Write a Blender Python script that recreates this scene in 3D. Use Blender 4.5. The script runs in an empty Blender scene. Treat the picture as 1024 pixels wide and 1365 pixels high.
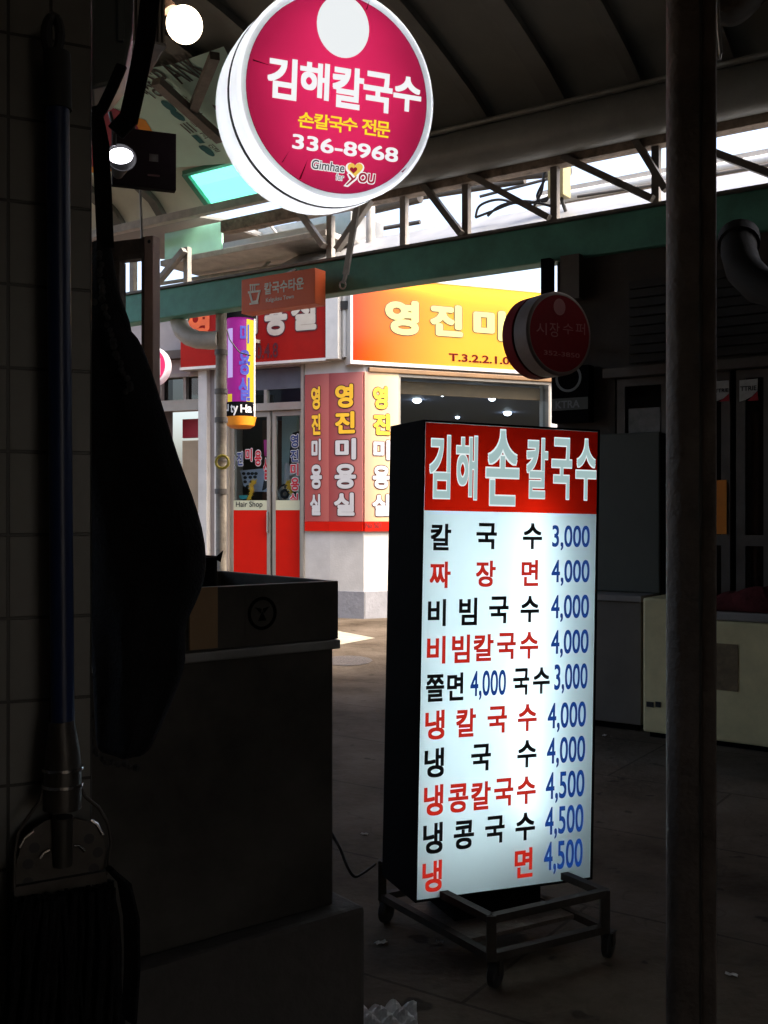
import bpy, bmesh, math, random
from mathutils import Vector
random.seed(7)
C = bpy.context.scene.collection
sc = bpy.context.scene
R = math.radians

# ------------------------------------------------------------------ camera, sky, sun, exposure
H, F, CX, CY = 1.25, 1400.0, 512.0, 682.5          # eye height (m), focal length and centre in photo pixels
cam_d = bpy.data.cameras.new('camera'); cam = bpy.data.objects.new('camera', cam_d); C.objects.link(cam)
cam.location = (0, 0, H); cam.rotation_euler = (R(90), 0, 0)
cam_d.sensor_fit = 'VERTICAL'; cam_d.sensor_height = 24.0; cam_d.lens = 24.0 * F / 1365.0
cam_d.clip_start = 0.05; cam_d.clip_end = 400
sc.camera = cam
EXPO = 2.15
K = 2 ** (1.35 - EXPO)                              # lamp strengths follow the exposure
SUN_EL, SUN_AZ = 52, 110                             # degrees; azimuth clockwise from +Y
w = bpy.data.worlds.new('World'); sc.world = w; w.use_nodes = True
nt = w.node_tree; bg = nt.nodes['Background']
sky = nt.nodes.new('ShaderNodeTexSky'); sky.sky_type = 'NISHITA'; sky.sun_disc = False
sky.sun_elevation = R(SUN_EL); sky.sun_rotation = R(SUN_AZ); sky.dust_density = 7.0; sky.air_density = 1.0; sky.ozone_density = .6
nt.links.new(sky.outputs[0], bg.inputs[0]); bg.inputs[1].default_value = 0.15
sd = bpy.data.lights.new('sun', 'SUN'); sd.energy = 1.2; sd.angle = R(14); sd.color = (1, .95, .88)
so = bpy.data.objects.new('sun', sd); C.objects.link(so); so.location = (20, 2, 25)
_s = Vector((math.sin(R(SUN_AZ)) * math.cos(R(SUN_EL)), math.cos(R(SUN_AZ)) * math.cos(R(SUN_EL)), math.sin(R(SUN_EL))))
so.rotation_euler = _s.to_track_quat('Z', 'Y').to_euler()
sc.view_settings.view_transform = 'Standard'; sc.view_settings.look = 'None'
sc.view_settings.exposure = EXPO; sc.view_settings.gamma = 1.0
sc.render.engine = 'CYCLES'
sc.cycles.use_denoising = True; sc.cycles.max_bounces = 8; sc.cycles.diffuse_bounces = 5
sc.cycles.transparent_max_bounces = 12; sc.cycles.sample_clamp_indirect = 4.0
sc.cycles.caustics_reflective = False; sc.cycles.caustics_refractive = False

# ------------------------------------------------------------------ materials
def lin(r, g, b):
    f = lambda c: c / 12.92 if c <= .04045 else ((c + .055) / 1.055) ** 2.4
    return (f(r / 255), f(g / 255), f(b / 255), 1)
def mat(name, col, rough=.6, metal=0., var=.25, scale=6., bump=.0, bscale=40., spec=.5, trans=0.):
    m = bpy.data.materials.new(name); m.use_nodes = True
    t = m.node_tree; N = t.nodes; L = t.links; p = N['Principled BSDF']
    tc = N.new('ShaderNodeTexCoord')
    nz = N.new('ShaderNodeTexNoise'); nz.inputs['Scale'].default_value = scale; nz.inputs['Detail'].default_value = 8
    nz.inputs['Roughness'].default_value = .65
    L.new(tc.outputs['Object'], nz.inputs['Vector'])
    rp = N.new('ShaderNodeValToRGB')
    c = Vector(col[:3])
    rp.color_ramp.elements[0].position = .3; rp.color_ramp.elements[1].position = .7
    rp.color_ramp.elements[0].color = (*(c * (1 - var)), 1); rp.color_ramp.elements[1].color = (*[min(1, x) for x in c * (1 + var * .6)], 1)
    L.new(nz.outputs['Fac'], rp.inputs['Fac']); L.new(rp.outputs['Color'], p.inputs['Base Color'])
    mr = N.new('ShaderNodeMapRange'); mr.inputs['To Min'].default_value = max(.03, rough - .12); mr.inputs['To Max'].default_value = min(1, rough + .12)
    L.new(nz.outputs['Fac'], mr.inputs['Value']); L.new(mr.outputs['Result'], p.inputs['Roughness'])
    p.inputs['Metallic'].default_value = metal; p.inputs['Specular IOR Level'].default_value = spec
    if bump > 0:
        n2 = N.new('ShaderNodeTexNoise'); n2.inputs['Scale'].default_value = bscale; n2.inputs['Detail'].default_value = 6
        L.new(tc.outputs['Object'], n2.inputs['Vector'])
        b = N.new('ShaderNodeBump'); b.inputs['Strength'].default_value = bump; b.inputs['Distance'].default_value = .01
        L.new(n2.outputs['Fac'], b.inputs['Height']); L.new(b.outputs['Normal'], p.inputs['Normal'])
    return m
def emit(name, col, s):
    m = bpy.data.materials.new(name); m.use_nodes = True; N = m.node_tree.nodes
    p = N['Principled BSDF']; p.inputs['Base Color'].default_value = (*[c * .3 for c in col[:3]], 1)
    p.inputs['Specular IOR Level'].default_value = .12; p.inputs['Emission Color'].default_value = (*col[:3], 1); p.inputs['Emission Strength'].default_value = s
    return m
def translucent(name, col, tr=.6, gloss=.04, grime=.0):
    """milky plastic sheet: light from behind passes through"""
    m = bpy.data.materials.new(name); m.use_nodes = True; t = m.node_tree; N = t.nodes; L = t.links
    N.remove(N['Principled BSDF']); out = N['Material Output']
    d = N.new('ShaderNodeBsdfDiffuse'); tr_ = N.new('ShaderNodeBsdfTranslucent'); g = N.new('ShaderNodeBsdfGlossy')
    g.inputs['Roughness'].default_value = .12
    if grime:
        tc = N.new('ShaderNodeTexCoord'); nz = N.new('ShaderNodeTexNoise'); nz.inputs['Scale'].default_value = 5; nz.inputs['Detail'].default_value = 9
        L.new(tc.outputs['Object'], nz.inputs['Vector'])
        rp = N.new('ShaderNodeValToRGB'); rp.color_ramp.elements[0].position = .35; rp.color_ramp.elements[1].position = .65
        c = Vector(col[:3]); rp.color_ramp.elements[0].color = (*(c * (1 - grime)), 1); rp.color_ramp.elements[1].color = (*c, 1)
        L.new(nz.outputs['Fac'], rp.inputs['Fac'])
        L.new(rp.outputs[0], d.inputs[0]); L.new(rp.outputs[0], tr_.inputs[0])
    else:
        d.inputs[0].default_value = (*col[:3], 1); tr_.inputs[0].default_value = (*col[:3], 1)
    a = N.new('ShaderNodeMixShader'); a.inputs[0].default_value = tr; L.new(d.outputs[0], a.inputs[1]); L.new(tr_.outputs[0], a.inputs[2])
    b = N.new('ShaderNodeMixShader'); b.inputs[0].default_value = gloss; L.new(a.outputs[0], b.inputs[1]); L.new(g.outputs[0], b.inputs[2])
    L.new(b.outputs[0], out.inputs['Surface']); return m
def film(name, col, dens=.22):
    """coloured vinyl film: a colour filter with a little surface of its own"""
    m = bpy.data.materials.new(name); m.use_nodes = True; t = m.node_tree; N = t.nodes; L = t.links
    p = N['Principled BSDF']; p.inputs['Base Color'].default_value = (*col[:3], 1); p.inputs['Roughness'].default_value = .35
    tr = N.new('ShaderNodeBsdfTransparent'); tr.inputs[0].default_value = (*col[:3], 1)
    x = N.new('ShaderNodeMixShader'); x.inputs[0].default_value = dens
    L.new(tr.outputs[0], x.inputs[1]); L.new(p.outputs[0], x.inputs[2]); L.new(x.outputs[0], N['Material Output'].inputs['Surface'])
    return m
def glass(name, tint=(.85, .9, .9), refl=.08):
    m = bpy.data.materials.new(name); m.use_nodes = True; t = m.node_tree; N = t.nodes; L = t.links
    N.remove(N['Principled BSDF'])
    tr = N.new('ShaderNodeBsdfTransparent'); tr.inputs[0].default_value = (*tint, 1)
    g = N.new('ShaderNodeBsdfGlossy'); g.inputs['Roughness'].default_value = .03
    x = N.new('ShaderNodeMixShader'); x.inputs[0].default_value = refl
    L.new(tr.outputs[0], x.inputs[1]); L.new(g.outputs[0], x.inputs[2]); L.new(x.outputs[0], N['Material Output'].inputs['Surface'])
    return m
def gradient(m, axis_uv, stops):
    """printed colour gradient along the uv map (0..1)"""
    t = m.node_tree; N = t.nodes; L = t.links
    uv = N.new('ShaderNodeUVMap'); uv.uv_map = 'UVMap'; sx = N.new('ShaderNodeSeparateXYZ'); L.new(uv.outputs[0], sx.inputs[0])
    rp = N.new('ShaderNodeValToRGB'); e = rp.color_ramp.elements
    while len(e) < len(stops): e.new(.5)
    for i, (pos, c) in enumerate(stops): e[i].position = pos; e[i].color = c
    L.new(sx.outputs[axis_uv], rp.inputs[0]); return rp

M = {}
M['steel_dark'] = mat('brushed dark steel', (.072, .066, .058), .5, .6, .5, 4, .12, 60)
M['steel'] = mat('dull stainless steel', (.42, .42, .41), .38, .8, .15, 8, .03, 90)
M['chrome'] = mat('worn chrome', (.6, .6, .6), .22, 1., .1, 20)
M['rust'] = mat('rusted painted steel', (.115, .085, .066), .62, .15, .5, 9, .5, 60)
M['grey_paint'] = mat('grey painted metal', (.20, .20, .19), .5, .1, .25, 4, .1, 30)
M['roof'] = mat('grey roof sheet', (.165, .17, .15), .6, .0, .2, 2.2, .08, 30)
M['rib'] = mat('grey roof rib', (.15, .15, .135), .55, .2, .25, 4)
M['gutter'] = mat('grey eave pipe', (.30, .31, .29), .45, .1, .25, 3, .05, 40)
M['chord'] = mat('flaking cream rusty steel', (.34, .27, .21), .75, .0, .6, 14, .6, 50)
M['truss'] = mat('grey truss steel', (.20, .18, .16), .6, .2, .35, 10, .2, 60)
M['truss_pale'] = mat('pale truss steel', (.45, .42, .38), .6, .1, .3, 10, .2, 60)
M['green'] = mat('green painted gutter', (.11, .34, .255), .55, .1, .35, 3.5, .12, 25)
M['white_wall'] = mat('white painted plaster', (.58, .56, .53), .85, 0, .2, 1.6, .15, 50)
M['pink_wall'] = mat('grey pink plaster', (.30, .265, .25), .8, 0, .15, 3, .15, 50)
M['dado'] = mat('grey painted skirting', (.28, .28, .30), .75, 0, .2, 5, .4, 30)
M['red'] = mat('red painted panel', lin(196, 22, 4), .6, 0, .1, 3, 0, 40, .12)
M['red_sign'] = mat('red sign sheet', lin(132, 15, 6), .6, 0, .25, 1.5, 0, 40, .15)
M['tan_frame'] = mat('tan aluminium frame', (.30, .27, .23), .45, .3, .12, 6)
M['white_frame'] = mat('white aluminium frame', (.52, .50, .47), .45, .1, .1, 6)
M['cream'] = mat('cream strip', lin(190, 190, 160), .6, 0, .08, 5)
M['black'] = mat('black vinyl', (.006, .006, .007), .5, 0, .2, 8)
M['black_sheet'] = mat('black sheet metal', (.004, .004, .0045), .85, .0, .3, 6, .1, 60, .04)
M['black_cloth'] = mat('black wool cloth', (.015, .015, .017), .95, 0, .35, 18, .6, 220, .1)
M['lace'] = mat('grey knitted trim', (.07, .07, .07), .95, 0, .6, 90, .9, 160, .1)
M['blue'] = mat('blue plastic tube', (.008, .022, .085), .4, 0, .15, 8)
M['rubber'] = mat('black rubber', (.012, .012, .012), .7, 0, .3, 10)
M['mop'] = mat('dark grey mop yarn', (.012, .012, .013), .95, 0, .5, 40, .5, 120, .1)
M['concrete'] = mat('stained concrete', (.07, .062, .055), .85, 0, .35, 4, .6, 30)
M['brown_frame'] = mat('brown painted steel frame', (.30, .195, .155), .55, 0, .2, 5, .1, 40)
M['plastic_grey'] = mat('grey plastic pipe', (.60, .55, .49), .5, 0, .25, 6, .1, 40)
M['old_pole'] = mat('stained cream pipe', (.42, .36, .29), .7, 0, .5, 7, .4, 40)
M['orange_sign'] = mat('terracotta sign sheet', lin(238, 106, 52), .5, 0, .1, 3)
M['ivory'] = mat('ivory letters', (.92, .88, .78), .5, 0, .03, 5)
M['white'] = mat('white vinyl', (.56, .55, .55), .45, 0, .03, 6)
M['yellow'] = mat('yellow vinyl', lin(245, 190, 40), .45, 0, .05, 6)
M['navy'] = mat('navy vinyl', lin(35, 55, 110), .5, 0, .05, 6)
M['crimson'] = mat('crimson vinyl', lin(180, 20, 40), .5, 0, .05, 6)
M['maroon'] = mat('maroon vinyl', lin(70, 10, 14), .5, 0, .05, 6)
M['cardboard'] = mat('brown cardboard', (.30, .19, .10), .85, 0, .15, 6, .1, 60)
M['tan_board'] = mat('tan board', (.42, .31, .20), .8, 0, .15, 3)
M['freezer'] = mat('yellowed white enamel', (.72, .60, .32), .5, 0, .22, 3.5, .08, 40)
M['fridge'] = mat('dark grey green enamel', (.062, .062, .046), .5, 0, .15, 4)
M['cab'] = mat('grey brown laminate', (.125, .10, .078), .6, 0, .2, 4)
M['cab_top'] = mat('worn laminate edge', (.24, .21, .19), .5, 0, .25, 5)
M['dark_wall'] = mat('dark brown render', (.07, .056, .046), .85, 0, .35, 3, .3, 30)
M['dark_metal'] = mat('brown aluminium frame', (.12, .098, .082), .45, .4, .25, 8)
M['fleece'] = mat('wine red fleece', (.10, .022, .022), .95, 0, .6, 9, .8, 50, .1)
M['notice'] = mat('stained brown notice', (.22, .15, .08), .85, 0, .5, 14)
M['amber'] = mat('orange notice', lin(225, 130, 20), .6, 0, .15, 8)
M['sticker'] = mat('pale sticker', (.55, .55, .52), .5, 0, .25, 30)
M['dark_red'] = mat('dark red round sign face', lin(112, 8, 22), .7, 0, .1, 4, 0, 40, .12)
M['grey_letters'] = mat('pale red letters', lin(140, 66, 70), .5, 0, .1, 6)
M['grey_shade'] = mat('slate shade', (.10, .11, .13), .7, 0, .2, 3)
M['brown_dark'] = mat('dark brown curtain', (.20, .09, .05), .8, 0, .25, 6)
M['mint_wall'] = mat('pale mint wall', (.60, .72, .64), .8, 0, .1, 3)
M['ceil'] = mat('blue grey ceiling', (.17, .21, .33), .6, 0, .1, 2)
M['int_floor'] = mat('shop floor', (.25, .23, .22), .5, 0, .15, 4)
M['int_wall'] = mat('shop interior wall', (.40, .36, .32), .7, 0, .15, 3)
M['wood_strip'] = mat('golden wood board', (.22, .12, .05), .6, 0, .25, 5)
M['pvc_white'] = mat('white plastic case', (.6, .58, .55), .5, 0, .1, 6)
M['fan_grey'] = mat('blue grey plastic casing', (.10, .12, .12), .4, 0, .15, 6)
M['pink'] = mat('pink paper', lin(235, 60, 150), .7, 0, .05, 6)
M['card_grey'] = mat('blue grey card', (.42, .45, .55), .6, 0, .1, 6)
M['pale_pipe'] = mat('dusty pale pipe', (.085, .072, .06), .6, 0, .3, 8)
M['duct'] = mat('sooty grey duct', (.010, .009, .008), .8, 0, .3, 8, .2, 40)
M['stand'] = mat('dull brown black steel', (.055, .046, .038), .7, .1, .4, 12, .2, 60, .2)
M['mop_metal'] = mat('tarnished mop metal', (.06, .052, .045), .45, .5, .4, 14, .1, 60)
M['glass'] = glass('window glass', (.8, .85, .87), .005)
M['glass_dark'] = glass('dusty dark glass', (.30, .30, .29), .06)
M['tube'] = emit('fluorescent tube', (.84, .97, 1.0), 5.2 * K)
M['bulb'] = emit('warm globe bulb', (1.0, .80, .55), 4 * K)
M['led'] = emit('cool white lamp', (.93, .90, 1.0), 5 * K)
M['down'] = emit('downlight', (.85, .92, 1.0), 14 * K)
M['panel_white'] = translucent('milky acrylic', (.82, .92, .945), .6, .03)
M['drum_white'] = translucent('milky drum plastic', (.92, .93, .95), .55, .04, .08)
M['f_red'] = film('red film', lin(232, 30, 10), .12)
BK = 1 / 2 ** EXPO
M['f_redtext'] = emit('backlit scarlet letters', lin(186, 36, 24), BK)
M['f_black'] = mat('black letter vinyl', (.004, .005, .009), .5, 0, .1, 8)
M['f_blue'] = emit('backlit blue letters', lin(18, 58, 134), BK)
M['f_pale'] = emit('backlit pale outline', lin(226, 238, 238), BK)
M['f_magenta'] = film('raspberry film', (.44, .0125, .058), .08)
M['f_yellow'] = film('yellow film', lin(255, 225, 40), .1)
M['f_grey'] = film('dark grey film', (.05, .05, .055), .25)
M['f_maroon'] = film('maroon film', lin(120, 20, 30), .2)
M['f_white'] = None

# ------------------------------------------------------------------ surfaces in the place and ray helpers
class Plane:
    """upright or tilted flat surface: O origin, U to the right, V up, N towards the viewer"""
    def __init__(s, O, yaw, tilt=0., roll=0.):
        s.O = Vector(O); U = Vector((math.cos(R(yaw)), math.sin(R(yaw)), 0)); Z = Vector((0, 0, 1)); N0 = U.cross(Z)
        V = Z * math.cos(R(tilt)) + N0 * math.sin(R(tilt))
        s.U = U * math.cos(R(roll)) - V * math.sin(R(roll)); s.V = V * math.cos(R(roll)) + U * math.sin(R(roll)); s.N = s.U.cross(s.V)
    def uv(s, px, py, d=0.):
        D = Vector(((px - CX) / F, 1, -(py - CY) / F)); c = Vector((0, 0, H))
        t = (s.O + s.N * d - c).dot(s.N) / D.dot(s.N); p = c + D * t - s.O
        return p.dot(s.U), p.dot(s.V)
    def w(s, u, v, d=0.): return s.O + s.U * u + s.V * v + s.N * d
def at(px, py, Y): return Vector(((px - CX) / F * Y, Y, H - (py - CY) / F * Y))
def crop(x0, y0, k): return lambda x, y: (x0 + x / k, y0 + y / k)

# the market street: s along it (to the right and nearer), n across it
SU, SN = Vector((.827, -.562, 0)), Vector((.562, .827, 0))
def st(s, n, z): return SU * s + SN * n + Vector((0, 0, z))
def s_at(px, n):
    k = (px - CX) / F; Y = n / (SN.x * k + SN.y); return SU.x * k * Y + SU.y * Y
def z_at(px, py, n):
    k = (px - CX) / F; Y = n / (SN.x * k + SN.y); return H - (py - CY) / F * Y
STREET_YAW = math.degrees(math.atan2(SU.y, SU.x))
def street_plane(n): return Plane(SN * n, STREET_YAW)

# ------------------------------------------------------------------ mesh building
LOC = {}
ROUND = False                                       # brush that thickens the letters
class MB:
    def __init__(s): s.v = []; s.f = []; s.uvp = None
    def add(s, vs, fs):
        k = len(s.v); s.v += [Vector(v) for v in vs]; s.f += [tuple(i + k for i in f) for f in fs]; return s
    def hexa(s, p):    # 8 corners: bottom 4, top 4
        return s.add(p, [(0, 3, 2, 1), (4, 5, 6, 7), (0, 1, 5, 4), (1, 2, 6, 5), (2, 3, 7, 6), (3, 0, 4, 7)])
    def box(s, P, u0, v0, u1, v1, d0, d1):
        a = [P.w(u0, v0, d1), P.w(u1, v0, d1), P.w(u1, v0, d0), P.w(u0, v0, d0)]
        b = [P.w(u0, v1, d1), P.w(u1, v1, d1), P.w(u1, v1, d0), P.w(u0, v1, d0)]
        return s.hexa(a + b)
    def pbox(s, P, x0, y0, x1, y1, d0, d1):            # by two photo points on the plane
        u0, v1 = P.uv(x0, y0); u1, v0 = P.uv(x1, y1); return s.box(P, u0, v0, u1, v1, d0, d1)
    def bar(s, a, b, wd, ht=None, up=(0, 0, 1)):
        a, b = Vector(a), Vector(b); ht = ht or wd; t = (b - a).normalized(); up = Vector(up)
        if abs(t.dot(up)) > .95: up = SN
        x = t.cross(up).normalized() * wd / 2; y = x.cross(t).normalized() * ht / 2
        return s.hexa([a - x - y, a + x - y, a + x + y, a - x + y, b - x - y, b + x - y, b + x + y, b - x + y])
    def prism(s, P, pts, d0, d1):
        n = len(pts); vs = [P.w(u, v, d1) for u, v in pts] + [P.w(u, v, d0) for u, v in pts]
        fs = [tuple(range(n)), tuple(range(2 * n - 1, n - 1, -1))] + [(i, i + n, (i + 1) % n + n, (i + 1) % n) for i in range(n)]
        return s.add(vs, fs)
    def tube(s, pts, r, n=10, cap=True):
        pts = [Vector(p) for p in pts]; rr = r if isinstance(r, (list, tuple)) else [r] * len(pts)
        vs = []; fs = []; ref = None
        for i, p in enumerate(pts):
            t = (pts[min(i + 1, len(pts) - 1)] - pts[max(i - 1, 0)]).normalized()
            if ref is None: ref = t.orthogonal().normalized()
            x = (ref - t * ref.dot(t)).normalized(); ref = x; y = t.cross(x)
            vs += [p + (x * math.cos(2 * math.pi * j / n) + y * math.sin(2 * math.pi * j / n)) * rr[i] for j in range(n)]
        for i in range(len(pts) - 1):
            for j in range(n):
                a, b = i * n + j, i * n + (j + 1) % n; fs.append((a, b, b + n, a + n))
        if cap: fs += [tuple(range(n - 1, -1, -1)), tuple(range((len(pts) - 1) * n, len(pts) * n))]
        return s.add(vs, fs)
    def lathe(s, P, prof, n=48, u=0, v=0):              # turned about the plane normal: (radius, depth)
        vs = []; fs = []
        for r, d in prof: vs += [P.w(u + r * math.cos(2 * math.pi * j / n), v + r * math.sin(2 * math.pi * j / n), d) for j in range(n)]
        for i in range(len(prof) - 1):
            for j in range(n):
                a, b = i * n + j, i * n + (j + 1) % n; fs.append((a, b, b + n, a + n))
        return s.add(vs, fs)
    def disc(s, P, r, d, n=48, u=0, v=0, r2=None):
        return s.add([P.w(u + r * math.cos(2 * math.pi * j / n), v + (r2 or r) * math.sin(2 * math.pi * j / n), d) for j in range(n)], [tuple(range(n))])
    def uvsphere(s, c, r, n=16, m=10, sc_=(1, 1, 1)):
        vs = []; fs = []; c = Vector(c)
        for i in range(m + 1):
            a = math.pi * i / m
            for j in range(n):
                b = 2 * math.pi * j / n
                vs.append(c + Vector((r * sc_[0] * math.sin(a) * math.cos(b), r * sc_[1] * math.sin(a) * math.sin(b), r * sc_[2] * math.cos(a))))
        for i in range(m):
            for j in range(n): fs.append((i * n + j, (i + 1) * n + j, (i + 1) * n + (j + 1) % n, i * n + (j + 1) % n))
        return s.add(vs, fs)
    def grid(s, fn, nu, nv):
        vs = [fn(i / nu, j / nv) for i in range(nu + 1) for j in range(nv + 1)]
        return s.add(vs, [(i * (nv + 1) + j, (i + 1) * (nv + 1) + j, (i + 1) * (nv + 1) + j + 1, i * (nv + 1) + j + 1) for i in range(nu) for j in range(nv)])
    def text(s, S, body, u0, v0, u1, v1, d=.002, off=.0, ref=None, lean=0.):
        """letters of Blender's own font, fitted into a rectangle of the surface"""
        c = bpy.data.curves.new('t', 'FONT'); c.body = body; c.offset = 0; c.resolution_u = 6
        o = bpy.data.objects.new('t', c); C.objects.link(o)
        m = bpy.data.meshes.new_from_object(o.evaluated_get(bpy.context.evaluated_depsgraph_get()))
        C.objects.unlink(o); bpy.data.objects.remove(o)
        xs = [v.co.x for v in m.vertices]; ys = [v.co.y for v in m.vertices]
        if not xs: return s
        a, b, e, f = min(xs), max(xs), min(ys), max(ys); ref = off if ref is None else ref; kx = (u1 - u0) / (b - a + 2 * ref); ky = (v1 - v0) / (f - e + 2 * ref); fu, fv = off * kx, off * ky; u0 += ref * kx; v0 += ref * ky
        br = [(math.cos(i * math.tau / 12), math.sin(i * math.tau / 12)) for i in range(12)] if ROUND else [(-1, -1), (0, -1), (1, -1), (1, 0), (1, 1), (0, 1), (-1, 1), (-1, 0)]
        for i in range(len(br) + 1 if off else 1):
            du, dv = (0, 0) if i == 0 else (fu * br[i - 1][0], fv * br[i - 1][1])
            s.add([S.w(u0 + du + (v.co.x - a) * kx + lean * (v.co.y - e) * ky, v0 + dv + (v.co.y - e) * ky, d - i * 2e-5) for v in m.vertices], [tuple(p.vertices) for p in m.polygons])
        bpy.data.meshes.remove(m); return s
    def ptext(s, S, body, x0, y0, x1, y1, d=.002, off=0., ref=None, lean=0.):   # photo box on the surface
        u0, v1 = S.uv(x0, y0); u1, v0 = S.uv(x1, y1)
        return s.text(S, body, u0, v0, u1, v1, d, off, ref, lean)
    def qtext(s, S, body, tl, bl, br, d=.002, off=0., lean=0., ref=None):        # slanted photo box: top left, bottom left, bottom right
        u0, v0 = S.uv(*bl); u1, _ = S.uv(*br); _, v1 = S.uv(*tl)
        return s.text(S, body, u0, v0, u1, v1, d, off, ref, lean)
    def build(s, name, m, parent=None, smooth=False, bevel=0., solid=0., sub=0):
        me = bpy.data.meshes.new(name)
        if parent is not None: org = LOC[parent.name]
        else:
            xs = [v.x for v in s.v]; ys = [v.y for v in s.v]; org = Vector(((min(xs) + max(xs)) / 2, (min(ys) + max(ys)) / 2, min(v.z for v in s.v)))
        me.from_pydata([tuple(v - org) for v in s.v], [], s.f)
        bm = bmesh.new(); bm.from_mesh(me)
        if s.uvp:
            P, u0, v0, u1, v1 = s.uvp; L = bm.loops.layers.uv.new('UVMap')
            for f in bm.faces:
                for l in f.loops:
                    q = l.vert.co + org - P.O; l[L].uv = ((q.dot(P.U) - u0) / (u1 - u0), (q.dot(P.V) - v0) / (v1 - v0))
        if bevel:
            es = [e for e in bm.edges if len(e.link_faces) == 2 and e.calc_face_angle(0) > .6]
            bmesh.ops.bevel(bm, geom=es, offset=bevel, segments=2, profile=.6, affect='EDGES', clamp_overlap=True)
        bm.to_mesh(me); bm.free()
        if smooth:
            for p in me.polygons: p.use_smooth = True
            me.set_sharp_from_angle(angle=R(40))
        o = bpy.data.objects.new(name, me); C.objects.link(o); me.materials.append(m)
        if parent is not None: o.parent = parent
        else: o.location = org
        LOC[o.name] = org
        if solid:
            md = o.modifiers.new('thickness', 'SOLIDIFY'); md.thickness = solid; md.offset = 0
        if sub: o.modifiers.new('smooth', 'SUBSURF').levels = sub; o.modifiers['smooth'].render_levels = sub
        return o
def tag(o, label, cat, group=None):
    o['label'] = label; o['category'] = cat
    if group: o['group'] = group
    return o
def thing(name, label, cat, loc, group=None):
    o = bpy.data.objects.new(name, None); C.objects.link(o); o.location = loc; o.empty_display_size = .1
    LOC[o.name] = Vector(loc); return tag(o, label, cat, group)
def struct(o): o['kind'] = 'structure'; return o
def copy_tree(o, loc, parent=None):
    c = o.copy(); C.objects.link(c)
    if parent is not None: c.parent = parent
    else: c.location = loc
    for ch in list(o.children): copy_tree(ch, None, c)
    LOC[c.name] = Vector(loc) if loc is not None else LOC[parent.name]
    return c

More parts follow.
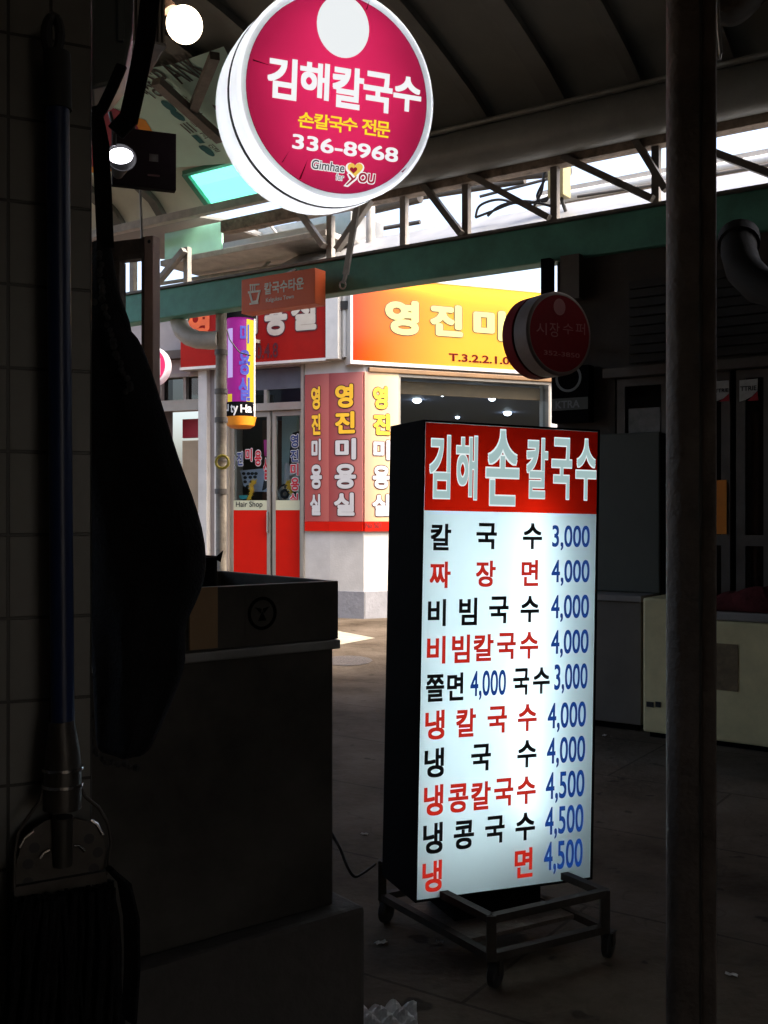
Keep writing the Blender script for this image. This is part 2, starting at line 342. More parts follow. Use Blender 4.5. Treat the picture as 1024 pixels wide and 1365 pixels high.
# ------------------------------------------------------------------ ground
def ground_mat():
    m = bpy.data.materials.new('worn market paving'); m.use_nodes = True; t = m.node_tree; N = t.nodes; L = t.links; p = N['Principled BSDF']
    tc = N.new('ShaderNodeTexCoord')
    nz = N.new('ShaderNodeTexNoise'); nz.inputs['Scale'].default_value = 1.1; nz.inputs['Detail'].default_value = 10; nz.inputs['Roughness'].default_value = .7
    L.new(tc.outputs['Object'], nz.inputs['Vector'])
    rp = N.new('ShaderNodeValToRGB'); rp.color_ramp.elements[0].position = .32; rp.color_ramp.elements[0].color = (.044, .031, .019, 1)
    rp.color_ramp.elements[1].position = .68; rp.color_ramp.elements[1].color = (.160, .126, .094, 1); L.new(nz.outputs['Fac'], rp.inputs[0])
    mp = N.new('ShaderNodeMapping'); mp.inputs['Rotation'].default_value = (0, 0, R(34)); L.new(tc.outputs['Object'], mp.inputs[0])
    br = N.new('ShaderNodeTexBrick'); br.inputs['Scale'].default_value = 1; br.inputs['Brick Width'].default_value = 1.15; br.inputs['Row Height'].default_value = .8
    br.inputs['Mortar Size'].default_value = .006; br.inputs['Color1'].default_value = (1, 1, 1, 1); br.inputs['Color2'].default_value = (.88, .88, .88, 1); br.inputs['Mortar'].default_value = (.25, .23, .2, 1)
    L.new(mp.outputs[0], br.inputs['Vector'])
    vo = N.new('ShaderNodeTexVoronoi'); vo.feature = 'DISTANCE_TO_EDGE'; vo.inputs['Scale'].default_value = .55
    n3 = N.new('ShaderNodeTexNoise'); n3.inputs['Scale'].default_value = 3; L.new(tc.outputs['Object'], n3.inputs['Vector'])
    va = N.new('ShaderNodeVectorMath'); va.operation = 'ADD'; L.new(tc.outputs['Object'], va.inputs[0]); L.new(n3.outputs['Color'], va.inputs[1]); L.new(va.outputs[0], vo.inputs['Vector'])
    ck = N.new('ShaderNodeMapRange'); ck.inputs['From Max'].default_value = .006; ck.inputs['To Min'].default_value = .75; L.new(vo.outputs['Distance'], ck.inputs['Value'])
    m1 = N.new('ShaderNodeMixRGB'); m1.blend_type = 'MULTIPLY'; m1.inputs[0].default_value = .6; L.new(rp.outputs[0], m1.inputs[1]); L.new(br.outputs['Color'], m1.inputs[2])
    m2 = N.new('ShaderNodeMixRGB'); m2.blend_type = 'MULTIPLY'; m2.inputs[0].default_value = .8; L.new(m1.outputs[0], m2.inputs[1]); L.new(ck.outputs[0], m2.inputs[2])
    # dark spots of chewing gum and oil
    n4 = N.new('ShaderNodeTexNoise'); n4.inputs['Scale'].default_value = 7; n4.inputs['Detail'].default_value = 3; L.new(tc.outputs['Object'], n4.inputs['Vector'])
    sp = N.new('ShaderNodeMapRange'); sp.inputs['From Min'].default_value = .66; sp.inputs['From Max'].default_value = .70; sp.inputs['To Min'].default_value = 1; sp.inputs['To Max'].default_value = .45; L.new(n4.outputs['Fac'], sp.inputs['Value'])
    m3 = N.new('ShaderNodeMixRGB'); m3.blend_type = 'MULTIPLY'; m3.inputs[0].default_value = 1; L.new(m2.outputs[0], m3.inputs[1]); L.new(sp.outputs[0], m3.inputs[2])
    L.new(m3.outputs[0], p.inputs['Base Color']); p.inputs['Roughness'].default_value = .8; p.inputs['Specular IOR Level'].default_value = .06
    b = N.new('ShaderNodeBump'); b.inputs['Strength'].default_value = .5; b.inputs['Distance'].default_value = .01
    n5 = N.new('ShaderNodeTexNoise'); n5.inputs['Scale'].default_value = 35; n5.inputs['Detail'].default_value = 6; L.new(tc.outputs['Object'], n5.inputs['Vector'])
    mm = N.new('ShaderNodeMath'); mm.operation = 'MULTIPLY'; L.new(n5.outputs['Fac'], mm.inputs[0]); L.new(ck.outputs[0], mm.inputs[1])
    L.new(mm.outputs[0], b.inputs['Height']); L.new(b.outputs['Normal'], p.inputs['Normal'])
    return m
g = MB(); g.add([(-60, -40, 0), (60, -40, 0), (60, 90, 0), (-60, 90, 0)], [(0, 1, 2, 3)])
struct(g.build('ground', ground_mat()))
GP = Plane((0, 0, 0), 0)
def on_ground(px, py, z=0.):
    Y = (H - z) * F / (py - CY); return Vector(((px - CX) / F * Y, Y, z))
pm = MB(); q = [on_ground(440, 862), on_ground(500, 851), on_ground(448, 841), on_ground(380, 850)]
pm.add([v + Vector((0, 0, .004)) for v in q], [(0, 1, 2, 3)])
struct(pm.build('road_marking', mat('worn cream road paint', (.34, .31, .23), .8, 0, .3, 6, .2, 40)))
dc = MB(); q = on_ground(462, 881); dc.add([q + Vector((.22 * math.cos(a / 12 * math.tau), .3 * math.sin(a / 12 * math.tau), .004)) for a in range(12)], [tuple(range(12))])
tag(dc.build('drain_cover', mat('rusty iron cover', (.10, .085, .075), .7, .3, .5, 30, .8, 60)), 'rusty iron drain cover set in the paving near the hair shop corner', 'drain cover')

# ------------------------------------------------------------------ arcade roof
PROF = [(5.98, 3.64), (5.86, 3.76), (5.6, 3.87), (5.25, 3.99), (4.85, 4.10), (4.4, 4.19), (3.9, 4.23), (3.4, 4.19), (2.95, 4.10), (2.55, 3.99), (2.2, 3.87), (1.94, 3.76), (1.82, 3.64)]
class Vault:
    """underside of the arched roof: u along the street, v arc length from the far eave"""
    def __init__(s):
        s.a = [0]
        for (n0, z0), (n1, z1) in zip(PROF, PROF[1:]): s.a.append(s.a[-1] + math.hypot(n1 - n0, z1 - z0))
    def nz(s, v):
        i = 0
        while i < len(PROF) - 2 and v > s.a[i + 1]: i += 1
        t = (v - s.a[i]) / (s.a[i + 1] - s.a[i]); a, b = PROF[i], PROF[i + 1]
        return a[0] + (b[0] - a[0]) * t, a[1] + (b[1] - a[1]) * t
    def w(s, u, v, d=0.):
        n, z = s.nz(v); n1, z1 = s.nz(max(0, v - .05)); n2, z2 = s.nz(v + .05); tn, tz = n2 - n1, z2 - z1; l = math.hypot(tn, tz)
        return st(u, n - tz / l * d, z + tn / l * d)    # d > 0 is below the sheet
    def uv(s, px, py):
        best = None
        for i in range(0, 400):
            v = s.a[6] * 1.2 * i / 400; n, z = s.nz(v)
            k = (px - CX) / F; Y = n / (SN.x * k + SN.y); e = abs(H - (py - CY) / F * Y - z)
            if best is None or e < best[0]: best = (e, SU.x * k * Y + SU.y * Y, v)
        return best[1], best[2]
VA = Vault(); VL = VA.a[-1]
S0, S1 = -7.7, 6.0
roof = thing('arcade_roof', 'arched grey sheet roof on ribs over the market street', 'roof', st(-3, 3.9, 3.6))
rm = MB(); sky_u0, sky_u1 = VA.uv(262, 245)[0] - .0, VA.uv(352, 240)[0]
SK0, SK1, SV = VA.uv(262, 245)[0], VA.uv(352, 235)[0], VA.uv(300, 217)[1]
def vault_part(u0, u1, v0, v1, nv):
    for d, flip in ((0, 0), (-.03, 1)):
        vs = []
        for i in range(nv + 1):
            v = v0 + (v1 - v0) * i / nv; vs += [VA.w(u0, v, d), VA.w(u1, v, d)]
        rm.add(vs, [((2 * i, 2 * i + 1, 2 * i + 3, 2 * i + 2) if not flip else (2 * i + 2, 2 * i + 3, 2 * i + 1, 2 * i)) for i in range(nv)])
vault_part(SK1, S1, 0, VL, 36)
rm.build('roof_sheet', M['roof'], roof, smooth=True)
rm = MB(); vault_part(S0, SK0, 0, VL, 36); vault_part(SK0, SK1, SV, VL, 32); rm.build('daylit_roof_sheet', mat('daylit grey green roof sheet', (.62, .64, .55), .7, 0, .15, 2.2, .08, 30), roof, smooth=True)  # same roofing, its colour lightened to stand for daylight at this end
skm = MB(); vs = []
for i in range(7): vs += [VA.w(SK0, SV * i / 6, 0), VA.w(SK1, SV * i / 6, 0)]
skm.add(vs, [(2 * i, 2 * i + 1, 2 * i + 3, 2 * i + 2) for i in range(6)])
skm.build('skylight', translucent('mint green skylight sheet', (.10, .62, .42), .8, .02), roof)
sf = MB()
for a, b in (((SK0, 0), (SK0, SV)), ((SK1, 0), (SK1, SV)), ((SK0, SV), (SK1, SV))): sf.bar(VA.w(*a, .01), VA.w(*b, .01), .05, .03)
sf.build('skylight_frame', M['green'], roof)
s = S0; k = 0
while s < S1:
    wd = .07 if k % 2 else .12; rb = MB(); vs = []; n_ = 30
    for i in range(n_ + 1):
        v = VL * i / n_; vs += [VA.w(s - wd / 2, v, .002), VA.w(s + wd / 2, v, .002), VA.w(s + wd / 2, v, .05), VA.w(s - wd / 2, v, .05)]
    fs = []
    for i in range(n_): a = 4 * i; fs += [(a, a + 4, a + 5, a + 1), (a + 1, a + 5, a + 6, a + 2), (a + 2, a + 6, a + 7, a + 3), (a + 3, a + 7, a + 4, a)]
    if not (SK0 - .1 < s < SK1 + .1):
        rb.add(vs, fs).build('rib', M['rib'], roof)
    s += .5; k += 1
ep = MB(); sA = s_at(415, 5.9)
prof = [(.14 * math.cos(a), .14 * math.sin(a)) for a in [i * math.tau / 20 for i in range(20)]]
ep.tube([st(sA, 5.86, 3.555), st(S1, 5.86, 3.555)], .135, 20)
ep.tube([st(sA, 5.80, 3.70), st(S1, 5.80, 3.70)], .018, 8)
ep.build('eave_pipe', M['gutter'], roof, smooth=True)
er = MB(); er.box(street_plane(5.86), S0, 3.52, sA - .002, 3.58, -.03, .03); er.build('eave_rail', M['truss_pale'], roof)
oh = MB(); sB = s_at(250, 5.98); oh.add([st(S0, 5.99, 3.60), st(sB, 5.99, 3.60), st(sB, 7.6, 3.80), st(S0, 7.6, 3.80)], [(0, 1, 2, 3)]); oh.build('overhang_sheet', M['roof'], roof, solid=.02)
ne = MB(); ne.tube([st(S0, 1.9, 3.56), st(S1, 1.9, 3.56)], .13, 16); ne.build('eave_pipe', M['gutter'], roof, smooth=True)

# printed banners fixed under the roof sheet
bl = thing('roof_banner', 'pale mint market information banner with small icons curving under the arched roof', 'banner', VA.w(*VA.uv(240, 160), 0))
def vpatch(pts, d, name, m, parent, n=10):
    """patch between two edges given as photo points: left edge bottom/top, right edge bottom/top"""
    (lb, lt, rb_, rt) = [VA.uv(*p) for p in pts]
    f = lambda a, b: VA.w((lb[0] * (1 - a) + rb_[0] * a) * (1 - b) + (lt[0] * (1 - a) + rt[0] * a) * b, (lb[1] * (1 - a) + rb_[1] * a) * (1 - b) + (lt[1] * (1 - a) + rt[1] * a) * b, d)
    return MB().grid(f, n, n).build(name, m, parent, smooth=True)
M['ban_mint'] = mat('mint banner cloth', (.60, .86, .76), .7, 0, .08, 3)
M['ban_mag'] = mat('magenta banner print', lin(150, 40, 66), .7, 0, .1, 3)
M['ban_or'] = mat('orange banner print', lin(235, 150, 40), .7, 0, .1, 3)
M['ban_ink'] = mat('banner ink', lin(60, 60, 56), .7, 0, .1, 3)
M['ban_teal'] = mat('banner teal ink', lin(30, 105, 110), .7, 0, .1, 3)
vpatch([(118, 226), (118, 96), (330, 208), (246, 72)], .055, 'banner_cloth', M['ban_mint'], bl, 14)
vpatch([(118, 222), (118, 128), (232, 214), (196, 150)], .058, 'banner_border', M['ban_or'], bl, 10)
vpatch([(118, 214), (118, 118), (205, 205), (180, 146)], .061, 'banner_field', M['ban_mag'], bl, 10)
cz = crop(120, 60, 5.689)
ic = MB()
for x, y, k_ in ((678, 478, 10), (836, 662, 4), (870, 733, 8), (908, 752, 12), (610, 405, 12)):
    um, vm = VA.uv(*cz(x, y)); ru = .034 if k_ != 8 else .02
    ic.add([VA.w(um + ru * math.cos(a * math.tau / k_ + .7), vm + ru * 2 * math.sin(a * math.tau / k_ + .7), .059) for a in range(k_)], [tuple(range(k_))])
ic.build('banner_icons', M['ban_teal'], bl)
tx = MB()
for body, x, y, wu, hv, o in (('시장', 435, 268, .17, .22, .01), ('SP', 545, 195, .12, .22, .01), ('시', 662, 375, .05, .09, 0), ('장', 740, 355, .05, .09, 0), ('수', 748, 462, .05, .09, 0), ('산', 818, 438, .05, .09, 0), ('III', 762, 575, .07, .11, 0), ('나물', 845, 540, .11, .10, 0), ('과', 888, 638, .05, .09, 0), ('일', 955, 726, .05, .09, 0)):
    um, vm = VA.uv(*cz(x, y)); tx.text(VA, body, um - wu / 2, vm - hv / 2, um + wu / 2, vm + hv / 2, .06, o)
tx.build('banner_print', M['ban_ink'], bl)
bl2 = thing('roof_banner', 'smaller mint banner piece with black capitals behind the big round sign', 'banner', VA.w(*VA.uv(270, 90), 0))
vpatch([(262, 122), (228, 76), (345, 150), (300, 50)], .058, 'banner_cloth', M['ban_mint'], bl2, 8)
tx = MB()
um, vm = VA.uv(*cz(722, 118)); tx.text(VA, 'ANK', um - .13, vm - .12, um + .13, vm + .12, .062, .01)
tx.build('banner_print', M['ban_ink'], bl2)
# bent roof tie between the banners
tie = MB(); tie.bar(VA.w(*VA.uv(212, 84), .13), VA.w(*VA.uv(300, 165), .13), .07, .05); tie.bar(VA.w(*VA.uv(262, 125), .12), VA.w(*VA.uv(290, 50), .12), .06, .05)
tag(tie.build('roof_tie', M['truss'], None), 'dark forked steel tie crossing between the two mint banners', 'roof tie')

# ------------------------------------------------------------------ truss and green gutter beam
BN = 5.95
gb = MB(); BP = street_plane(BN)
gb.box(BP, -7.9, 2.80, S1, 3.03, -.14, .0)
gbeam = gb.build('gutter_beam', M['green'], None, bevel=.012)
tag(gbeam, 'long green steel gutter beam along the eave below the truss', 'beam')
lipm = MB(); lipm.box(BP, -7.9, 3.032, S1, 3.05, -.16, .02)
lip = lipm.build('beam_lip', M['truss'], gbeam); 
tr = thing('eave_truss', 'rusty steel lattice truss between the green beam and the roof', 'truss', st(-3, BN, 3.05))
TN = BN + .03; TP = street_plane(TN)
cm = MB(); cm.box(TP, s_at(300, TN), 3.385, S1, 3.475, -.045, .05); cm.build('top_chord', M['chord'], tr, bevel=.004)
def tpt(px, py): return TP.w(*TP.uv(px, py))
for px, y0, y1, m in ((539, 262, 332, 'truss_pale'), (622, 238, 318, 'truss'), (668, 500, 500, None), (740, 212, 298, 'truss'), (875, 186, 270, 'truss'), (441, 288, 350, 'truss_pale'), (250, 330, 372, 'truss_pale'), (178, 345, 385, 'truss_pale')):
    if m is None: continue
    a, b = tpt(px, y0), tpt(px, y1); b.x, b.y = a.x, a.y; b.z = 3.05; a.z = max(a.z, 3.3)
    MB().bar(a, b, .045).build('strut', M[m], tr)
for a, b, m in (((566, 243), (620, 314), 'truss'), ((632, 236), (737, 293), 'truss'), ((755, 212), (874, 268), 'truss'), ((848, 184), (892, 256), 'truss'), ((945, 203), (1070, 250), 'truss'), ((500, 268), (455, 335), 'truss_pale'), ((405, 285), (438, 330), 'truss_pale'), ((252, 335), (215, 380), 'truss_pale'), ((1040, 160), (1075, 240), 'truss')):
    pa, pb = tpt(*a), tpt(*b); o_ = SN * -.05
    MB().bar(pa + o_, pb + o_, .05, .04).build('brace', M[m], tr)
# sloping flashing sheet seen through the truss
fl = MB(); fl.add([st(-5.2, 6.06, 3.06), st(S1, 6.06, 3.06), st(S1, 6.6, 3.34), st(-5.2, 6.6, 3.34)], [(0, 1, 2, 3)])
tag(fl.build('flashing_sheet', mat('dull zinc flashing', (.35, .35, .35), .45, .5, .25, 4), None, solid=.01), 'dull zinc flashing sheet sloping behind the lattice truss', 'flashing')

# roof of pale pipes and cables beyond the truss
for i, (a, b, r_, lab) in enumerate((((500, 250), (760, 228), .035, 'thick pale pipe running level behind the truss, lowest of three'), ((560, 240), (900, 176), .022, 'thin pale pipe sloping behind the truss towards the steel post'), ((400, 300), (560, 262), .05, 'stout pale pipe behind the truss beside the big round sign'))):
    P6 = street_plane(6.9); pa, pb = P6.w(*P6.uv(*a)), P6.w(*P6.uv(*b))
    tag(MB().tube([pa, pb], r_, 10).build('pipe', M['pale_pipe'], None, smooth=True), lab, 'pipe', 'pale pipes beyond the truss')
for i, (a, b, r_, lab) in enumerate((((640, 262), (740, 236), .012, 'thin pale rail behind the truss near the meter box'), ((560, 262), (700, 240), .03, 'stained pale pipe crossing behind the meter box'), ((430, 318), (560, 296), .018, 'pale rail low behind the left truss bays'), ((955, 232), (1060, 214), .014, 'thin pale rail behind the truss right of the steel post'), ((770, 262), (890, 244), .012, 'thin pale rail low behind the truss left of the steel post'))):
    P6 = street_plane(7.4); pa, pb = P6.w(*P6.uv(*a)), P6.w(*P6.uv(*b))
    tag(MB().tube([pa, pb], r_, 10).build('pipe', M['pale_pipe'], None, smooth=True), lab, 'pipe', 'pale pipes beyond the truss')
for a, b, r_, lab in (((494, 262), (494, 334), .035, 'short pale upright pipe with a dark foot behind the big round sign'), ((215, 378), (432, 346), .016, 'pale rail just above the left end of the green beam'), ((300, 352), (442, 318), .02, 'pale rail crossing below the mint canopy box'), ((330, 375), (372, 338), .012, 'thin pale stay leaning behind the noodle bowl sign'), ((395, 345), (360, 300), .012, 'thin pale stay leaning right of the mint canopy box')):
    P6 = street_plane(6.5); pa, pb = P6.w(*P6.uv(*a)), P6.w(*P6.uv(*b))
    tag(MB().tube([pa, pb], r_, 10).build('pipe', M['truss_pale'], None, smooth=True), lab, 'pipe', 'pale pipes beyond the truss')
P65 = street_plane(6.35)
def wires(paths, r_):
    m = MB()
    for pts in paths:
        q = [P65.w(*P65.uv(*p)) for p in pts]; out = []
        for i in range(len(q) - 1):
            p0, p1, p2, p3 = q[max(i - 1, 0)], q[i], q[i + 1], q[min(i + 2, len(q) - 1)]
            for j in range(6):
                t = j / 6; out.append(.5 * ((2 * p1) + (p2 - p0) * t + (2 * p0 - 5 * p1 + 4 * p2 - p3) * t * t + (3 * p1 - p0 - 3 * p2 + p3) * t ** 3))
        m.tube(out + [q[-1]], r_, 6)
    return m
wm = wires([[(634, 290), (640, 274), (665, 266), (700, 272), (735, 262)], [(634, 290), (655, 282), (690, 270), (720, 280)], [(712, 275), (722, 255), (726, 230), (735, 222)], [(650, 288), (668, 274), (700, 268), (740, 276)], [(726, 240), (716, 262), (728, 268), (735, 250)]], .009)
tag(wm.build('cable', M['rubber'], None, smooth=True), 'tangle of black cables looped behind the truss by the meter box', 'cable')
mb_ = MB(); mb_.pbox(P65, 735, 215, 756, 262, -.06, .06)
mbx = mb_.build('meter_box', mat('mustard box', (.30, .26, .13), .6, 0, .2, 6), None, bevel=.006); tag(mbx, 'mustard coloured meter box fixed beside the truss upright', 'meter box')
cw = wires([[(742, 262), (741, 280), (738, 292)], [(748, 262), (752, 275), (758, 292)]], .012); cw.build('conduit', M['rubber'], mbx, smooth=True)

# mint box fitting on top of the beam at the left
P7 = street_plane(6.15)
bx = thing('canopy_box', 'flat canopy box with mint front panel and metal frame standing on the green beam', 'canopy', P7.w(*P7.uv(300, 345)))
u0, v1 = P7.uv(222, 312); u1, v0 = P7.uv(298, 330)
zt, zb = v1 + .0, v0 - .02
MB().box(P7, u0, zb, u1, zt, .0, .02).build('front_panel', translucent('mint plastic sheet', (.62, .92, .78), .5, .05, .15), bx)
uR = P7.uv(440, 300)[0]
m_ = MB(); m_.box(P7, u0 - .02, zb - .05, uR, zb - .005, -.9, .05); m_.build('base_frame', M['truss_pale'], bx, bevel=.004)
m_ = MB(); m_.box(P7, u1 + .01, zb, uR - .1, zt + .03, -.85, -.4); m_.build('housing', M['steel'], bx, bevel=.006)
m_ = MB(); m_.box(P7, u1 + .01, zb, uR, zb + .05, -.02, .02); m_.box(P7, u1 + .01, zt - .03, u1 + .05, zt, -.5, .02); m_.build('rail', M['steel'], bx)

# ------------------------------------------------------------------ hair shop across the junction
CL = at(440, CY, 12.45); CL.z = 0
LP = Plane(CL, math.degrees(math.atan2(-.41, .91)))
C2 = at(485, CY, 12.30); C2.z = 0
RP = Plane(C2, math.degrees(math.atan2(.39, .92)))
MPn = Plane(CL, math.degrees(math.atan2(C2.y - CL.y, C2.x - CL.x)))
WM = (C2 - CL).length
ROOF = 3.9
shop = thing('hair_shop', 'one storey white corner hair salon with red doors across the junction', 'building', C2)
uD0, uD1 = LP.uv(301, 600)[0], LP.uv(406, 600)[0]; vTop = LP.uv(406, 483)[1]
wl = MB()
uWL = LP.uv(286, 600)[0]
wl.box(LP, uD1, 0, 0, ROOF, -.25, 0); wl.box(LP, uWL, vTop, uD1, ROOF, -.25, 0); wl.box(LP, uWL, 0, uD0, vTop, -.25, 0)
wl.box(MPn, 0, 0, WM, ROOF, -.2, .0)
uW0 = RP.uv(530, 600)[0]; uW1 = RP.uv(733, 600)[0]; uRE = 5.2
vW1 = RP.uv(530, 499)[1]; vW0 = 1.1
wl.box(RP, 0, 0, uW0, ROOF, -.25, 0); wl.box(RP, uW0, vW1, uW1, ROOF, -.25, 0); wl.box(RP, uW0, 0, uW1, vW0, -.25, 0); wl.box(RP, uW1, 0, uRE, ROOF, -.25, 0)
wl.build('wall', M['white_wall'], shop)
dd = MB(); vd = MPn.uv(460, 788)[1]
dd.box(LP, uD1, 0, -.005, vd, 0, .012); dd.box(MPn, 0.0, 0, WM + .01, vd, 0.002, .014); dd.box(RP, .012, 0, uRE, vd, 0, .012); dd.build('skirting', M['dado'], shop)
# room behind: ceiling, floor, back walls
A_ = LP.w(uWL, 0, -.26); B_ = LP.w(0, 0, -.26); D_ = RP.w(uRE, 0, -.26)
far = Vector((.0, 6.5, 0)); ring = [A_, B_, C2 + Vector((0, .3, 0)), D_, D_ + far, A_ + far]
for nm, z, m in (('floor', .01, 'int_floor'), ('ceiling', 2.88, 'ceil')):
    MB().add([p + Vector((0, 0, z)) for p in ring], [tuple(range(len(ring)))]).build(nm, M[m], shop)
MB().add([p + Vector((0, 0, ROOF - .02)) for p in ring], [tuple(range(len(ring)))]).build('roof', M['grey_paint'], shop)
bw = MB(); 
for a, b in ((D_, D_ + far), (D_ + far, A_ + far), (A_ + far, A_)): bw.add([a, b, b + Vector((0, 0, ROOF)), a + Vector((0, 0, ROOF))], [(0, 1, 2, 3)])
bw.build('back_wall', M['int_wall'], shop, solid=.05)
for px, py, r_ in ((630.5, 521, .085), (642.5, 524, .07), (656, 531, .075), (676.6, 550, .10), (556, 533, .10), (590, 526, .05), (610, 556, .05)):
    k = (2.875 - H) / -((py - CY) / F); c = Vector(((px - CX) / F * k, k, 2.872))
    MB().uvsphere(c, r_ * .62, 14, 8, (1, 1, .75)).build('downlight', M['down'], shop, smooth=True)
# interior pier and counter seen through the side window
pr = MB(); c = at(575, 560, 16.5); pr.hexa([Vector((c.x - .9, 16.5, 0)), Vector((c.x + .6, 16.5, 0)), Vector((c.x + .6, 16.9, 0)), Vector((c.x - .9, 16.9, 0)), Vector((c.x - .9, 16.5, 2.6)), Vector((c.x + .6, 16.5, 2.6)), Vector((c.x + .6, 16.9, 2.6)), Vector((c.x - .9, 16.9, 2.6))]); pr.build('partition', M['grey_shade'], shop)
for px0, px1, d_ in ((449, 455, .05), (459, 466, .07)):
    a, b = MPn.uv(px0, 500)[0], MPn.uv(px1, 500)[0]; m_ = MB(); m_.tube([MPn.w((a + b) / 2, MPn.uv(452, 478)[1], d_), MPn.w((a + b) / 2, ROOF, d_)], .03, 10); m_.build('conduit', M['white_frame'], shop, smooth=True)
m_ = MB(); m_.pbox(MPn, 446, 398, 456, 412, .05, .11); m_.pbox(MPn, 458, 404, 468, 414, .07, .12); m_.build('junction_box', M['rubber'], shop)
# side window
wd_ = MB(); t_ = .03
for a in ((uW0, vW0, uW0 + t_, vW1), (uW1 - t_, vW0, uW1, vW1), (uW0 + t_, vW1 - t_, uW1 - t_, vW1), (uW0 + t_, vW0, uW1 - t_, vW0 + t_)): wd_.box(RP, *a, -.12, .02)
win = wd_.build('window', M['tan_frame'], shop)
MB().box(RP, uW0 + t_, vW0 + t_, uW1 - t_, vW1 - t_, -.06, -.055).build('pane', M['glass'], win)
vl = MB(); vl.box(RP, uW0 + .05, vW1 - .21, uW1 - .05, vW1 - .055, -.2, -.15); vl.build('valance', M['wood_strip'], shop)
vl = MB(); vl.box(RP, .05, vW1 + .005, uRE, vW1 + .06, 0, .05); vl.build('ledge', M['wood_strip'], shop, bevel=.01)
# entrance: two glazed leaves, transom windows
crD = crop(290, 540, 7.877)
y_tr0, y_tr1 = LP.uv(360, 547)[1], LP.uv(360, 537)[1]
ent = MB(); u_m0, u_m1 = LP.uv(356, 600)[0], LP.uv(361, 600)[0]
ent.box(LP, uD0, 0, uD0 + .04, vTop, -.14, .02); ent.box(LP, uD1 - .04, 0, uD1, vTop, -.14, .02); ent.box(LP, uD0 + .04, y_tr0, uD1 - .04, y_tr1, -.12, .0)
ent.box(LP, uD0 + .04, vTop - .04, uD1 - .04, vTop, -.12, .015)
ent.build('door_frame', M['tan_frame'], shop)
lv0, lv1 = LP.uv(330, 680)[1], LP.uv(330, 667)[1]
for (a, b) in ((uD0 + .042, u_m0 + .02), (u_m1, uD1 - .042)):
    d_ = MB(); f_ = .045
    d_.box(LP, a, .03, a + f_, y_tr0 - .003, -.09, -.04); d_.box(LP, b - f_, .03, b, y_tr0 - .003, -.09, -.04); d_.box(LP, a + f_, y_tr0 - .07, b - f_, y_tr0 - .003, -.09, -.04); d_.box(LP, a + f_, .03, b - f_, .10, -.09, -.04)
    door = d_.build('door', M['tan_frame'], shop)
    MB().box(LP, a + f_, .10, b - f_, lv0, -.08, -.045).build('kick_panel', M['red'], door)
    MB().box(LP, a + f_, lv0, b - f_, lv1, -.08, -.043).build('cream_strip', M['cream'], door)
    MB().box(LP, a + f_, lv1, b - f_, y_tr0 - .07, -.07, -.066).build('pane', M['glass'], door)
    if a < u_m0 - .1:
        MB().ptext(LP, 'Hair Shop', *crD(175, 1012), *crD(455, 1085), -.040, .012).build('lettering', M['black'], door)
        hd = MB(); hd.box(LP, b - .035, 1.0, b - .015, 1.25, -.04, -.01); hd.build('handle', M['chrome'], door, bevel=.004)
ur = MB(); ub = (uD0 + uD1) / 2 + .0
ur.box(LP, ub - .02, y_tr1, ub + .02, vTop - .3, -.1, -.02); tw = ur.build('transom_window', M['tan_frame'], shop)
MB().box(LP, uD0 + .04, y_tr1, uD1 - .04, vTop - .04, -.075, -.07).build('pane', M['glass'], tw)
MB().box(LP, uD0 + .04, vTop - .30, uD1 - .04, vTop - .045, -.06, -.03).build('blind', M['grey_shade'], tw)
ROUND = True
# sticker lettering on the glass, one set per leaf
def sticker(items, d, name_f, name_b):
    for lo, hi in ((0, 2), (2, 5)):
        f = MB(); b = MB()
        for body, x0, y0, x1, y1 in items[lo:hi]:
            f.ptext(LP, body, *crD(x0, y0), *crD(x1, y1), d + .004, .03); b.ptext(LP, body, *crD(x0, y0), *crD(x1, y1), d, .085, .03)
        b.build(name_b, M['white'], shop); f.build(name_f, M['navy' if lo == 0 else 'crimson'], shop)
sticker((('영', 95, 530, 155, 685), ('진', 178, 488, 240, 632), ('미', 267, 455, 338, 587), ('용', 365, 475, 436, 632), ('실', 458, 555, 520, 780)), -.060, 'glass_lettering', 'lettering_outline')
sticker((('영', 742, 305, 825, 440), ('진', 742, 468, 825, 592), ('미', 742, 612, 828, 738), ('용', 745, 762, 833, 897), ('실', 737, 928, 825, 1042)), -.060, 'glass_lettering', 'lettering_outline')
# things in the shop window
def inwin(name, pts, d, m, label, cat, th=.02):
    o = MB().prism(LP, [LP.uv(*crD(*p)) for p in pts], d - th, d).build(name, M[m], None); return tag(o, label, cat)
inwin('curtain', [(80, 1010), (375, 1010), (378, 100), (80, 100)], -.9, 'brown_dark', 'dark brown curtain behind the left salon door glass', 'curtain', .05)
inwin('partition_board', [(375, 1030), (540, 1030), (540, 30), (378, 30)], -.7, 'mint_wall', 'pale mint board behind the left salon door', 'board', .05)
inwin('curtain', [(545, 1030), (900, 1030), (900, 60), (545, 60)], -1.0, 'tan_board', 'tan wood backdrop behind the right salon door', 'backdrop', .05)
M['cape'] = mat('black nylon cape', (.012, .014, .02), .45, 0, .3, 8)
cp = inwin('salon_cape', [(596, 700), (840, 745), (882, 470), (905, 300), (875, 280), (768, 205), (712, 250), (640, 270), (620, 330)], -.35, 'cape', 'black salon cape on a wire hanger behind the right door glass', 'salon cape', .06)
hg = MB().tube([LP.w(*LP.uv(*crD(*p)), -.33) for p in ((715, 248), (768, 198), (880, 283))], .012, 6); hg.tube([LP.w(*LP.uv(*crD(*p)), -.33) for p in ((768, 198), (770, 110))], .008, 6)
hg.build('hanger', M['white_frame'], cp)
st_c = inwin('style_card', [(160, 840), (260, 905), (490, 905), (395, 655), (125, 680)], -.25, 'card_grey', 'blue grey haircut style card leaning in the left salon window', 'card', .02)
m_ = MB()
